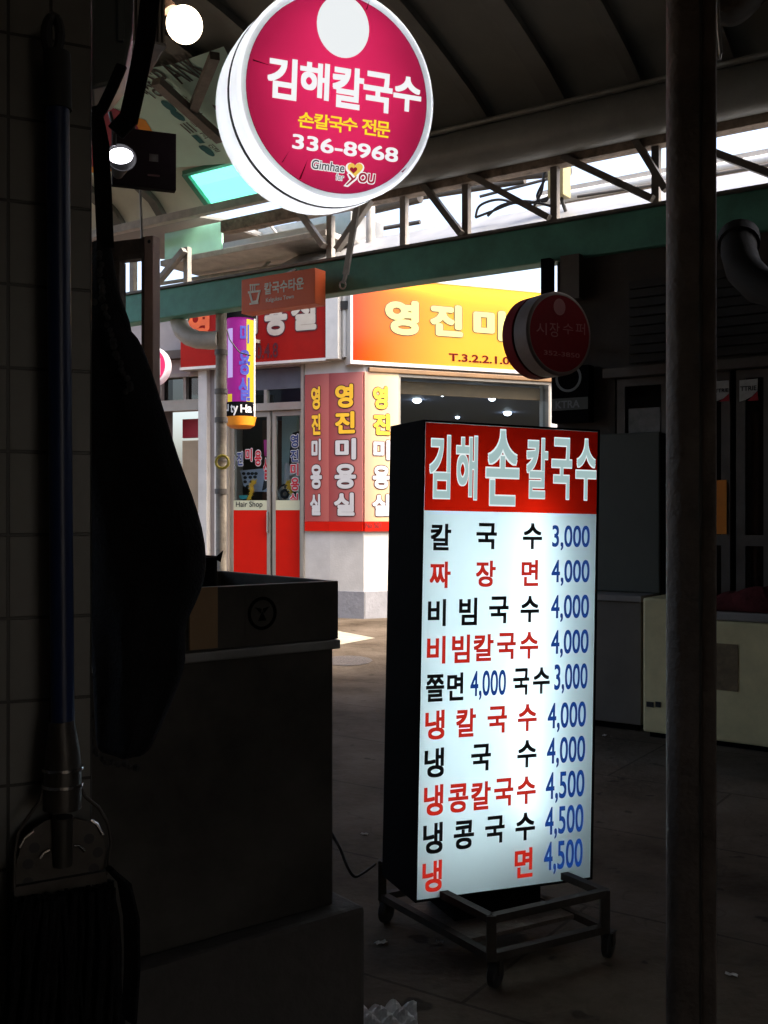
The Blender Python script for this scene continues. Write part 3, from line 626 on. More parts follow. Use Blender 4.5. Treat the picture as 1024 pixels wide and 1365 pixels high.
for (x, y) in ((165, 712), (215, 712), (255, 712), (295, 712), (180, 755), (235, 752), (285, 748), (245, 800), (180, 800), (205, 850)):
    u, v = LP.uv(*crD(x, y)); m_.disc(LP, .028, -.245, 9, u, v, .02)
m_.prism(LP, [LP.uv(*crD(*p)) for p in ((360, 895), (380, 780), (410, 768), (440, 800), (465, 880), (420, 850), (395, 880))], -.247, -.243)
m_.build('card_print', M['black'], st_c)
inwin('pink_notice', [(440, 530), (528, 535), (528, 352), (432, 360)], -.12, 'pink', 'bright pink paper notice stuck inside the left door glass', 'notice', .004)
o_ = inwin('round_badge', [(500 + 28 * math.cos(a), 130 + 66 * math.sin(-a)) for a in [i * math.tau / 18 for i in range(18)]], -.10, 'crimson', 'red oval badge with white bar above the pink notice', 'badge', .01)
MB().prism(LP, [LP.uv(*crD(*p)) for p in ((478, 142), (524, 142), (524, 128), (478, 128))], -.099, -.096).build('badge_bar', M['white'], o_)
v_ = thing('wall_clock', 'round silver clock with dark rim standing in the right salon window', 'clock', LP.w(*LP.uv(*crD(620, 1000)), -.2))
u, v = LP.uv(*crD(620, 930)); MB().lathe(LP, [(.0, -.30), (.11, -.30), (.13, -.24), (.105, -.2)], 24, u, v).build('rim', M['rubber'], v_, smooth=True)
MB().disc(LP, .1, -.205, 24, u, v).build('face', M['chrome'], v_); MB().lathe(LP, [(.055, -.2), (.06, -.195), (.035, -.195), (.03, -.2)], 18, u, v).build('dial_ring', M['rubber'], v_)
b_ = MB(); b_.tube([LP.w(*LP.uv(*crD(*p)), -.28) for p in ((615, 840), (620, 700), (608, 600))], [.05, .045, .03], 10); hdry = b_.build('hair_dryer', M['white'], None, smooth=True); tag(hdry, 'white hair dryer hanging nose up beside the black cape', 'hair dryer')
MB().tube([LP.w(*LP.uv(*crD(*p)), -.26) for p in ((660, 730), (700, 700))], [.03, .02], 8).build('nozzle', M['white'], hdry, smooth=True)
for pts, lab in ((((250, 985), (285, 900), (275, 840), (310, 790)), 'yellow tinsel garland draped before the grey style card'), (((700, 930), (680, 850), (660, 800)), 'mustard tinsel strand beside the silver clock')):
    P_ = [LP.w(*LP.uv(*crD(*p)), -.18) for p in pts]; m_ = MB()
    for i in range(len(P_) - 1):
        for j in range(26):
            q = P_[i].lerp(P_[i + 1], j / 26); dv = Vector((random.uniform(-1, 1), random.uniform(-.4, .4), random.uniform(-1, 1))) * .045
            m_.add([q - dv, q + dv, q + Vector((dv.z, 0, -dv.x)) * .35], [(0, 1, 2)])
    tag(m_.build('tinsel', M['yellow'], None, solid=.003), lab, 'tinsel')
bo = inwin('bowl', [(165, 985), (225, 985), (245, 945), (150, 945)], -.16, 'mint_wall', 'small turquoise bowl on the sill of the left salon window', 'bowl', .1)
bo.data.materials[0] = mat('turquoise bowl', lin(60, 150, 150), .5)

# printed panels wrapped round the corner
pan = thing('corner_advert', 'three salmon advert panels, the right one coloured cream for glare, wrapped round the salon corner pier', 'advert', MPn.w(WM / 2, MPn.uv(460, 708)[1], .03))
vP1, vP0, vB = MPn.uv(460, 497)[1], MPn.uv(460, 708)[1], MPn.uv(460, 695)[1]
cu = crop(400, 470, 5.25)
def printed(name, stops, axis):
    m = mat(name, (.5, .2, .2), .38, 0, .05, 2); rp = gradient(m, axis, stops); N = m.node_tree.nodes; m.node_tree.links.new(rp.outputs[0], N['Principled BSDF'].inputs['Base Color']); return m
pmL = printed('salmon print', [(0, lin(150, 62, 58)), (.55, lin(160, 72, 66)), (1, lin(178, 92, 84))], 0)
pmM = printed('rose print', [(0, lin(140, 52, 52)), (.5, lin(170, 88, 84)), (1, lin(192, 118, 110))], 0)
pmR = printed('glare tinted print', [(0, lin(176, 132, 112)), (.5, lin(196, 168, 126)), (1, lin(206, 186, 150))], 0)  # sun glare on the right panel put into its colour
uL0, uRx = LP.uv(408, 600)[0], RP.uv(530, 600)[0]
specs = ((LP, uL0, -.0, pmL, ((82, 235, 157, 405), (85, 425, 160, 583), (85, 600, 162, 760), (78, 780, 170, 960), (75, 985, 160, 1145))),
         (MPn, .0, WM, pmM, ((248, 220, 387, 392), (248, 410, 400, 572), (250, 597, 407, 755), (245, 775, 407, 958), (240, 975, 397, 1148))),
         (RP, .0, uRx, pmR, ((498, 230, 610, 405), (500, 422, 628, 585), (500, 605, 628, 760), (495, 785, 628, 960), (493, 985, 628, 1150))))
for P, a, b, m, boxes in specs:
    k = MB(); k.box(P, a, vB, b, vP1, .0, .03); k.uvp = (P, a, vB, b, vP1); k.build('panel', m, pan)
    MB().box(P, a, vP0, b, vB - .002, .0, .032).build('red_band', M['red'], pan)
    for lo, hi, mm in ((0, 2, 'yellow'), (2, 5, 'white')):
        f = MB(); o = MB()
        for body, (x0, y0, x1, y1) in list(zip('영진미용실', boxes))[lo:hi]:
            f.ptext(P, body, *cu(x0 + 6, y0 + 6), *cu(x1 - 6, y1 - 6), .038, .045); o.ptext(P, body, *cu(x0 + 6, y0 + 6), *cu(x1 - 6, y1 - 6), .034, .085, .045)
        o.build('lettering_outline', M['maroon'], pan); f.build('lettering', M[mm], pan)
MB().ptext(RP, 'No 501', *cu(450, 1188), *cu(560, 1228), .036, .01).build('lettering', M['maroon'], pan)

# red fascia sign and yellow light box
uS0, uS1 = LP.uv(250, 470)[0], LP.uv(443, 470)[0]; vS0, vS1 = LP.uv(443, 479)[1], 3.92
rs = MB(); rs.box(LP, uS0, vS0, uS1, vS1, .015, .15); rsg = rs.build('fascia_sign', M['red_sign'], None, bevel=.004); tag(rsg, 'red salon fascia sign with cream outlined letters above the doors', 'sign')
fr = MB(); fr.box(LP, uS1, vS0 - .02, uS1 + .16, vS1, .013, .17); fr.box(LP, uS0, vS0 - .035, uS1, vS0 - .002, .013, .17); fr.build('sign_edge', M['white_frame'], rsg)
c4 = crop(120, 250, 2.844)
f = MB(); o = MB()
for body, x0, y0, x1, y1 in (('진', 520, 448, 600, 578), ('미', 590, 442, 660, 562), ('용', 687, 432, 772, 565), ('실', 787, 425, 882, 545)):
    f.ptext(LP, body, *c4(x0, y0), *c4(x1, y1), .158, .045); o.ptext(LP, body, *c4(x0, y0), *c4(x1, y1), .154, .08, .045)
o.build('lettering_outline', M['maroon'], rsg); f.build('lettering', mat('weathered ivory letters', (.42, .37, .30), .6, 0, .15, 5), rsg)
MB().ptext(LP, '영', *c4(400, 462), *c4(480, 602), .156, .045).build('lettering', mat('orange letter', lin(205, 85, 30), .5), rsg)
MB().ptext(LP, 'T.3.2.2.1.0.4.8', *c4(500, 612), *c4(738, 650), .156, .02).build('phone_number', M['maroon'], rsg)

YP = Plane(at(470, CY, 12.20) * 1, math.degrees(math.atan2(.39, .92))); YP.O.z = 0
ys = thing('light_box_sign', 'long glowing orange and yellow light box sign over the salon side window', 'sign', YP.w(0, YP.uv(470, 480)[1], 0))
v0, v1, uE = YP.uv(470, 480)[1], YP.uv(480, 368)[1], 4.3
case = MB(); case.box(YP, -.03, v0 - .045, uE + .03, v0 - .002, -.18, .015); case.box(YP, -.03, v1 + .002, uE + .03, v1 + .04, -.18, .015); case.box(YP, -.03, v0 - .002, -.002, v1 + .002, -.18, .015); case.box(YP, uE + .002, v0 - .002, uE + .03, v1 + .002, -.18, .015); case.box(YP, -.03, v0, uE, v1, -.19, -.181)
case.build('case', M['white_frame'], ys)
ym = translucent('orange to yellow printed flex sheet', (.9, .5, .05), .62, .03)
rp = gradient(ym, 0, [(0, lin(205, 66, 16)), (.05, lin(226, 104, 18)), (.3, lin(246, 184, 28)), (1, lin(250, 204, 44))])
for nd in ym.node_tree.nodes:
    if nd.type in ('BSDF_DIFFUSE', 'BSDF_TRANSLUCENT'): ym.node_tree.links.new(rp.outputs[0], nd.inputs[0])
k = MB(); k.add([YP.w(0, v0, 0), YP.w(uE, v0, 0), YP.w(uE, v1, 0), YP.w(0, v1, 0)], [(0, 1, 2, 3)]); k.uvp = (YP, 0, v0, uE, v1); k.build('face', ym, ys)
for zt_, dz_ in ((v1 - .07, -.045), (v0 + .32, -.12)): MB().tube([YP.w(.35, zt_, dz_), YP.w(uE - .15, zt_, dz_)], .018, 8).build('fluorescent_tube', emit('sign tube', (1, .95, .85), 3.2 * K), ys)
c5 = crop(460, 330, 2.844); f = MB(); o = MB()
for body, x0, y0, x1, y1 in (('영', 148, 190, 283, 340), ('진', 318, 207, 450, 345), ('미', 482, 228, 612, 360), ('용', 652, 240, 784, 378), ('실', 822, 252, 954, 392)):
    f.ptext(YP, body, *c5(x0 + 4, y0 + 4), *c5(x1 - 4, y1 - 4), .008, .05); o.ptext(YP, body, *c5(x0 + 4, y0 + 4), *c5(x1 - 4, y1 - 4), .004, .072, .05)
o.build('lettering_outline', mat('brown outline vinyl', (.10, .05, .02), .5), ys); f.build('lettering', emit('backlit pale yellow letters', lin(250, 240, 150), BK * .8), ys)
MB().qtext(YP, 'T.3.2.2.1.0.4.8', c5(393, 400), c5(393, 430), c5(700, 448), .004, .03).build('phone_number', mat('red number vinyl', lin(84, 4, 2), .7, 0, .1, 6, 0, 40, .1), ys)

ROUND = False
# neighbour shop to the left of the salon
nb = thing('neighbour_shop', 'grey pink rendered shop with white window frames left of the salon', 'building', LP.w(uWL - 1.5, 0, 0))
uN0 = LP.uv(60, 600)[0]; uN1 = uWL - .02
uo0, uo1 = LP.uv(212, 600)[0], LP.uv(270, 600)[0]; vo1 = LP.uv(240, 497)[1]
w_ = MB(); w_.box(LP, uN0, vo1, uN1, 3.9, -.3, -.03); w_.box(LP, uN0, 0, uo0, vo1, -.3, -.03); w_.box(LP, uo1 + .1, 0, uN1, vo1, -.3, -.03); w_.build('wall', M['pink_wall'], nb)
MB().box(LP, uo0, 0, uo1 + .1, vo1, -1.6, -1.55).build('inner_wall', M['dark_wall'], nb)
MB().box(LP, uN0, 3.9, uN1, 3.95, -5, .1).build('roof', M['grey_paint'], nb)
MB().box(LP, LP.uv(268, 600)[0], 0, LP.uv(279, 600)[0], LP.uv(270, 494)[1], -.03, .06).build('door_post', M['white_frame'], nb)
vm0, vm1 = LP.uv(240, 547)[1], LP.uv(240, 538)[1]
m_ = MB(); m_.box(LP, uo0, vo1 - .05, uo1, vo1, -.2, -.02); m_.box(LP, uo0, vm0, uo1, vm1 + .05, -.2, -.02); um_ = LP.uv(243, 600)[0]; m_.box(LP, um_ - .02, vm1 + .05, um_ + .02, vo1 - .05, -.18, -.05)
f_ = m_.build('window', M['tan_frame'], nb); MB().box(LP, uo0, vm1 + .05, uo1, vo1 - .05, -.12, -.115).build('pane', M['glass_dark'], f_)
MB().pbox(LP, 222, 556, 269, 580, -.4, -.35).build('shop_sign', M['crimson'], nb)
MB().pbox(LP, 228, 586, 268, 760, -.3, -.25).build('tan_door', M['tan_board'], nb)
MB().box(LP, uN0, LP.uv(240, 479)[1], LP.uv(252, 479)[0], LP.uv(240, 468)[1], -.03, .10).build('string_course', M['dark_wall'], nb)
# small round sign on the neighbour
NP = Plane(LP.w(*LP.uv(197, 487, .5), .5), -8)
ns = thing('round_sign', 'small round pink sign with white rim half hidden behind the black jacket', 'sign', NP.w(0, -.3, 0))
MB().lathe(NP, [(0, -.16), (.25, -.16), (.255, -.02), (.25, 0), (.225, 0.002)], 40).build('drum', M['drum_white'], ns, smooth=True)
MB().disc(NP, .226, .001, 40).build('face', emit('lit raspberry face', lin(214, 50, 104), .38 * K), ns)
MB().ptext(NP, '시', 196, 478, 214, 500, .004, .03).build('lettering', M['white'], ns)
MB().bar(NP.w(-.25, 0, -.08), NP.w(-.25, 0, -.6), .03).build('bracket', M['truss'], ns)

# pole with elbow below the green beam
pole_n = 5.75; Yp = at(295, CY, 8.25)
dp = thing('drain_pipe', 'stained cream drain pipe with elbow under the left end of the green beam', 'drain pipe', Vector((Yp.x, Yp.y, 0)))
px_ = Vector((Yp.x, Yp.y, 0))
MB().tube([px_, px_ + Vector((0, 0, 2.95))], .043, 14).build('pipe', M['old_pole'], dp, smooth=True)
el = [at(239, 418, 8.55), at(239, 430, 8.5), at(243, 441, 8.45), at(252, 449, 8.4), at(264, 453, 8.36), at(280, 454, 8.3), at(294, 453, 8.25)]
MB().tube(el, .072, 16).build('elbow', M['plastic_grey'], dp, smooth=True)
MB().tube([at(239, 412, 8.56), at(239, 424, 8.52)], .085, 16).build('collar', M['green'], dp, smooth=True)
for y in (470, 522, 560, 612, 655):
    c = at(295, y, 8.25); MB().tube([c - Vector((0, 0, .02)), c + Vector((0, 0, .02))], .052, 14).build('clamp', M['truss'], dp, smooth=True)
MB().tube([at(297, 616, 8.18) + Vector((.05 * math.cos(a), -.02, .05 * math.sin(a))) for a in [i * math.tau / 12 for i in range(13)]], .012, 6).build('wire_coil', mat('yellow wire', lin(190, 170, 60), .6), dp)

# salon pole light
HP = at(321, 500, 12.3); r0 = .165
class Cyl:
    def __init__(s, c, r, ph=0): s.c = Vector((c.x, c.y, 0)); s.r = r; s.ph = ph
    def w(s, u, v, d=0.):
        a = u / s.r; return s.c + Vector((math.sin(a) * (s.r + d), -math.cos(a) * (s.r + d), v))
    def uv(s, px, py):
        Y = s.c.y - s.r * .7; x = (px - CX) / F * Y - s.c.x; return s.r * math.asin(max(-.98, min(.98, x / s.r))), H - (py - CY) / F * Y
CYL = Cyl(HP, r0)
zt, zb, zc, zd = HP.z + (500 - 426) / F * 12.3, HP.z - (537 - 500) / F * 12.3, HP.z - (556 - 500) / F * 12.3, HP.z - (571 - 500) / F * 12.3
hp = thing('salon_pole_light', 'upright magenta salon light cylinder with black caps and orange base bowl', 'sign', Vector((HP.x, HP.y, zd)))
def cyl_strip(a0, a1, z0, z1, name, m, r=r0, n=12):
    f = lambda a, b: CYL.c + Vector((math.sin(a0 + (a1 - a0) * a) * r, -math.cos(a0 + (a1 - a0) * a) * r, z0 + (z1 - z0) * b))
    return MB().grid(f, n, 1).build(name, m, hp, smooth=True)
mg = emit('lit magenta print', lin(128, 26, 112), .4 * K); yl = emit('lit yellow print', lin(190, 168, 40), .4 * K); lv = emit('lit lavender print', lin(160, 140, 190), .5 * K)
cyl_strip(-math.pi, math.pi, zb, zt, 'light_cylinder', mg, r0, 32)
cyl_strip(.55, 1.25, zb, zt - .02, 'yellow_stripe', yl, r0 + .002); cyl_strip(-.95, -.45, zb + .28, zb + .85, 'lavender_figure', lv, r0 + .002); cyl_strip(-1.0, -.5, zb, zb + .09, 'yellow_stripe', yl, r0 + .003)
for a in (-1.25, 1.3):
    p = CYL.c + Vector((math.sin(a) * (r0 + .006), -math.cos(a) * (r0 + .006), 0)); MB().tube([p + Vector((0, 0, zc)), p + Vector((0, 0, zt))], .012, 8).build('side_rail', M['pvc_white'], hp)
MB().tube([CYL.c + Vector((0, 0, zt)), CYL.c + Vector((0, 0, zt + .09))], r0 + .015, 28).build('top_cap', M['black_sheet'], hp, smooth=True)
MB().tube([CYL.c + Vector((0, 0, zc)), CYL.c + Vector((0, 0, zb - .001))], r0 + .004, 28).build('black_band', M['black_sheet'], hp, smooth=True)
MB().tube([CYL.c + Vector((0, 0, z)) for z in (zd, zd + .03, zc - .001)], [r0 - .05, r0 - .005, r0 + .02], 28).build('base_bowl', mat('orange plastic bowl', lin(225, 140, 30), .45), hp, smooth=True)
cb = crop(290, 400, 7.583); f = MB()
for body, x0, y0, x1, y1 in (('미', 235, 250, 318, 440), ('용', 225, 510, 325, 760), ('실', 220, 785, 325, 1020)): f.ptext(CYL, body, *cb(x0, y0), *cb(x1, y1), .008, .035)
f.build('lettering', emit('lit blue letters', lin(70, 74, 160), .45 * K), hp)
f = MB()
for body, x0, x1, y0, y1 in (('t', 140, 168, 1060, 1140), ('y', 166, 216, 1075, 1170), ('H', 238, 298, 1060, 1140), ('a', 300, 338, 1075, 1140)): f.ptext(CYL, body, *cb(x0, y0), *cb(x1, y1), .010, .025)
for i, ch in enumerate('uaeB'): f.text(CYL, ch, -.20 - .09 * i, zc + .06, -.13 - .09 * i, zc + .14, .008, .02)
for i, ch in enumerate('ir'): f.text(CYL, ch, .19 + .06 * i, zc + .06, .23 + .06 * i, zc + .15, .008, .02)
f.build('band_lettering', M['white'], hp)
MB().bar(CYL.c + Vector((0, .1, zt - .2)), CYL.c + Vector((.3, .6, zt - .2)), .04).build('bracket', M['truss'], hp)
sw = MB(); sw.tube([at(x, y, 12.0) for x, y in ((303, 440), (306, 452), (313, 462), (320, 470), (334, 474))], .008, 6); sw.build('supply_wire', M['rubber'], hp)

# noodle town hanging sign
KP = street_plane(5.72); ks = thing('hanging_sign', 'terracotta box sign with cream noodle bowl hanging in front of the green beam', 'sign', KP.w(*KP.uv(370, 410)))
u0, v1 = KP.uv(322, 373); u1, v0 = KP.uv(420, 404.5); 
MB().box(KP, u0, v0, u1, v1, -.12, 0).build('sign_box', M['orange_sign'], ks, bevel=.004)
tl, bl_, br_ = c4(662, 362), c4(662, 408), c4(812, 385)
f = MB(); f.qtext(KP, '칼국수타운', tl, bl_, br_, .003, .028); f.qtext(KP, 'Kalguksu Town', c4(668, 420), c4(668, 440), c4(774, 424), .003, .016); f.build('lettering', M['ivory'], ks)
f = MB(); uvk = lambda x, y: KP.uv(*c4(x, y))
for a in ([(600, 402), (648, 396), (648, 388), (600, 394)], [(603, 402), (611, 401), (618, 430), (632, 428), (640, 398), (646, 397), (638, 436), (614, 439)], [(606, 445), (640, 441), (640, 434), (606, 438)]): f.prism(KP, [uvk(*p) for p in a][::-1], .001, .004)
for x in (608, 616, 624): f.prism(KP, [uvk(x, 392), uvk(x + 4, 391.5), uvk(x + 4, 366), uvk(x, 367)], .001, .004)
f.prism(KP, [uvk(630, 372), uvk(644, 370), uvk(644, 364), uvk(606, 368), uvk(606, 372)], .001, .0035)
f.build('bowl_mark', M['ivory'], ks)
MB().bar(KP.w((u0 + u1) / 2, v1 - .01, -.06), KP.w((u0 + u1) / 2, v1 + .06, -.20), .03).build('bracket', M['truss'], ks)
hb = MB(); q = street_plane(5.6); hb.bar(q.w(*q.uv(476, 276)), q.w(*q.uv(461, 366)), .04, .02); hb.tube([q.w(*q.uv(457 + 4 * math.cos(a), 380 + 5 * math.sin(a))) for a in [i * math.tau / 10 for i in range(11)]], .006, 6); hb.bar(q.w(*q.uv(461, 366)), q.w(*q.uv(458, 378)), .02, .02)
tag(hb.build('hanger_bar', M['truss_pale'], None), 'pale steel hanger bar with an eye dropping over the green beam', 'bar')

# ------------------------------------------------------------------ dark shop row on the right
ON = 6.0; OP = street_plane(ON)
oe = s_at(743, ON)
store = thing('market_store', 'unlit brown market store with sliding glass doors beyond the steel post', 'building', OP.w(oe, 0, 0))
uA, uB = OP.uv(820, 600)[0], 5.5; vLn0, vLn1 = OP.uv(886, 500)[1], OP.uv(886, 486)[1]
w_ = MB(); w_.box(OP, oe, 0, uA, 2.9, -3, 0); w_.box(OP, uA, vLn1 + .0, uB, 2.9, -.5, 0); w_.box(OP, uB, 0, 6, 2.9, -3, 0); w_.box(OP, uA, 0, uB, 2.9, -3, -2.6); w_.build('wall', M['dark_wall'], store)
MB().box(OP, oe - .05, 2.9, 6, 2.96, -3.2, -.01).build('roof', M['grey_paint'], store)
MB().box(OP, uA, 0.005, uB, .01, -2.6, 0).build('floor', M['int_floor'], store)
sh = MB()
for i in range(9): z0 = vLn1 + .02 + i * .055; sh.box(OP, uA + .1, z0, uB, z0 + .045, .0, .035)
sh.build('shutter', mat('dark brown shutter', (.035, .03, .026), .7, .1, .3, 6), store)
MB().box(OP, uA - .06, vLn0, uB, vLn1, -.06, .05).build('lintel', M['dark_metal'], store, bevel=.006)
for p0, p1 in ((822, 892), (892, 973), (981, 1030), (1033, 1120)):
    a, b = OP.uv(p0, 600)[0], OP.uv(p1, 600)[0]; d_ = MB(); f_ = .05
    d_.box(OP, a, .02, a + f_, vLn0 - .004, -.05, -.005); d_.box(OP, b - f_, .02, b, vLn0 - .004, -.05, -.005); d_.box(OP, a + f_, vLn0 - .05, b - f_, vLn0 - .004, -.05, -.005); d_.box(OP, a + f_, 1.06, b - f_, 1.12, -.05, -.005); d_.box(OP, a + f_, .02, b - f_, .12, -.05, -.005)
    dr = d_.build('sliding_door', M['dark_metal'], store); MB().box(OP, a + f_, .12, b - f_, vLn0 - .05, -.03, -.025).build('pane', M['glass_dark'], dr)
cst = crop(940, 480, 12.19)
for i, (pts, red, txt) in enumerate((([(145, 345), (390, 330), (390, 540), (300, 620), (220, 655), (145, 685)], [(390, 548), (395, 665), (225, 675), (302, 630)], (165, 470, 385, 520)), ([(560, 330), (860, 300), (850, 500), (760, 590), (660, 645), (560, 675)], [(850, 510), (870, 655), (690, 665), (762, 600)], (575, 430, 840, 490)))):
    m_ = MB().prism(OP, [OP.uv(*cst(*p)) for p in pts][::-1], .0, .003); o_ = m_.build('door_sticker', M['sticker'], None); tag(o_, ('pale red cornered sticker on the glass nearest the steel post', 'pale red cornered sticker right of the bright door edge')[i], 'sticker', 'stickers on the store doors')
    MB().prism(OP, [OP.uv(*cst(*p)) for p in red][::-1], .0, .003).build('red_corner', M['crimson'], o_)
    MB().ptext(OP, 'TTRIE', *cst(txt[0], txt[1]), *cst(txt[2], txt[3]), .005, .03).build('lettering', M['black'], o_)
m_ = MB().pbox(OP, 953, 640, 969, 712, .0, .006); tag(m_.build('orange_notice', M['amber'], None), 'plain orange notice on the store glass right of the steel post', 'notice')
m_ = MB().pbox(OP, 838, 545, 880, 580, -.02, .0); tag(m_.build('paper_notice', mat('faded paper', (.25, .23, .21), .8, 0, .4, 12), None), 'faded paper notice behind the store glass left of the steel post', 'notice')
# side sign on the pier
SP = street_plane(5.9); ss = thing('wall_sign', 'black pier sign with dim ring and capitals below the red store sign', 'sign', SP.w(*SP.uv(762, 560)))
MB().pbox(SP, 735, 490, 785, 562, -.08, 0).build('sign_box', M['black_sheet'], ss, bevel=.004)
u, v = SP.uv(758, 504); MB().lathe(SP, [(.085, .001), (.085, .004), (.07, .004), (.07, .001)], 28, u, v).build('ring', M['grey_paint'], ss)
MB().pbox(SP, 736, 532, 784, 545, .0, .002).build('name_strip', M['fridge'], ss)
MB().ptext(SP, 'KTRA', 741, 535, 773, 543, .004, .02).build('lettering', M['grey_paint'], ss)
# bracket posts and the red round store sign
yp = MB(); 
po = thing('sign_post', 'dark pair of steel posts behind the red round store sign', 'post', SP.w(*SP.uv(760, 400)))
for p0, p1, y1 in ((721, 733, 500), (747, 772, 400)):
    a = SP.uv(p0, 350)[0]; b = SP.uv(p1, 350)[0]; MB().box(SP, a, SP.uv(p0, y1)[1], b, 2.81, -.07, 0).build('post', M['black_sheet'] if p0 < 740 else M['dark_metal'], po)
DP = Plane(at(746.7, 444.6, 5.80), 31, 0, 0)
ds = thing('round_sign', 'unlit dark red round store sign with thick drum on the pier', 'sign', DP.w(0, -.23, 0))
rD = .232
MB().lathe(DP, [(0, -.22), (rD, -.22), (rD, -.135)], 56).build('rear_drum', M['dark_red'], ds, smooth=True)
MB().lathe(DP, [(rD - .012, -.135), (rD - .012, -.115)], 56).build('seam', M['black'], ds)
MB().lathe(DP, [(rD, -.115), (rD, -.01), (rD - .012, 0), (rD - .02, .0)], 56).build('front_drum', mat('dull cream drum', (.15, .105, .095), .6), ds, smooth=True)
MB().disc(DP, rD - .012, -.001, 56).build('face', M['dark_red'], ds)
c6 = crop(670, 370, 6.5); u, v = DP.uv(*c6(492, 255)); MB().disc(DP, .042, .002, 28, u, v, .046).build('emblem', M['grey_letters'], ds)
f = MB()
for body, x0, y0, x1, y1 in (('시', 290, 385, 380, 500), ('장', 405, 385, 490, 520), ('수', 520, 395, 610, 497), ('퍼', 630, 390, 712, 500)): f.ptext(DP, body, *c6(x0, y0), *c6(x1, y1), .003, .0)
f.qtext(DP, '352-3850', c6(355, 628), c6(355, 668), c6(665, 662), .003, .01); f.build('lettering', M['grey_letters'], ds)
MB().bar(DP.w(-.02, .06, -.21), SP.w(SP.uv(727, 400)[0], DP.O.z + .06, -.02), .03).build('arm', M['black_sheet'], ds)

# freezer, cabinet, fridge
FZ = Plane(on_ground(857, 982), STREET_YAW - 2); LF = 1.5
def up(P, px, py): return P.uv(px, py)
zf = FZ.uv(861, 797)[1]; zf2 = FZ.uv(990, 830)[1]
fz = thing('chest_freezer', 'yellowed white chest freezer standing along the dark store front', 'freezer', FZ.w(.7, 0, -.3))
uS = FZ.uv(886, 900)[0]
MB().box(FZ, 0.0, .03, uS + .1, zf, -.6, 0).build('motor_housing', M['freezer'], fz, bevel=.012)
MB().box(FZ, uS + .103, .03, LF, zf2, -.6, 0.0).build('body', M['freezer'], fz, bevel=.012)
MB().box(FZ, uS + .11, zf2 + .002, LF, zf2 + .05, -.6, -.02).build('lid', M['cab_top'], fz, bevel=.01)
MB().box(FZ, .03, 0, LF - .03, .028, -.57, -.03).build('plinth', M['black_sheet'], fz)
for x0, x1 in ((862, 871.5), (874, 881)): MB().pbox(FZ, x0, 935, x1, 943, .0, .004).build('vent', M['black'], fz)
cl_ = MB()
def cloth(a, b):
    u = uS + .13 + a * (LF - uS - .2); bulge = .045 + .05 * abs(math.sin(a * 9 + b * 3)) + .02 * math.sin(a * 23 + 1) + .015 * math.sin(b * 17)
    e = min(a, 1 - a, b, 1 - b) * 8; return FZ.w(u, zf2 + .053 + bulge * min(1, e) + .003, -.56 + b * .53)
cl_.grid(cloth, 40, 20)
tag(cl_.build('blanket', M['fleece'], None, smooth=True, solid=.012), 'rumpled wine red blanket lying on the chest freezer lid', 'blanket')
tag(MB().pbox(FZ, 953, 857, 984, 922, .001, .004).build('paper_poster', M['notice'], None), 'stained brown paper poster taped to the chest freezer front', 'poster')
KB = Plane(on_ground(792, 969), STREET_YAW); uk = KB.uv(857, 900)[0]; zk = KB.uv(820, 793)[1]
cbn = thing('low_cabinet', 'low grey brown cabinet between the menu sign and the chest freezer', 'cabinet', KB.w(uk / 2, 0, -.2))
MB().box(KB, -.5, .04, uk - .01, zk - .035, -.5, 0).build('body', M['cab'], cbn, bevel=.005); MB().box(KB, -.52, zk - .034, uk - .002, zk, -.5, .02).build('worktop', M['cab_top'], cbn, bevel=.004); MB().box(KB, -.46, 0, uk - .05, .038, -.46, -.04).build('plinth', M['black_sheet'], cbn)
FR = Plane(KB.w(0, 0, -.2), STREET_YAW); u0 = -.45; u1 = FR.uv(884, 650)[0]; z1 = FR.uv(840, 577)[1]
m_ = MB(); m_.box(FR, u0, zk + .002, u1 - .02, z1, -.28, 0); fr_ = m_.build('display_board', M['fridge'], None, bevel=.008); tag(fr_, 'tall dark green grey panel box standing on the low cabinet', 'panel')
MB().box(FR, u1 - .018, zk + .002, u1, z1 - .01, -.26, -.01).build('side_rail', M['black_sheet'], fr_)
# big dark elbow duct under the beam
EQ = [at(985, 316, 5.2), at(985, 336, 5.1), at(992, 360, 5.0), at(1012, 380, 4.9), at(1045, 390, 4.8), at(1100, 394, 4.7)]
du = thing('waste_duct', 'thick dark elbow duct dropping from the green beam at the right edge', 'duct', EQ[1])
MB().tube(EQ, .085, 18).build('elbow', M['duct'], du, smooth=True); MB().tube([EQ[0], EQ[0].lerp(EQ[1], .5)], .1, 18).build('collar', M['duct'], du, smooth=True)

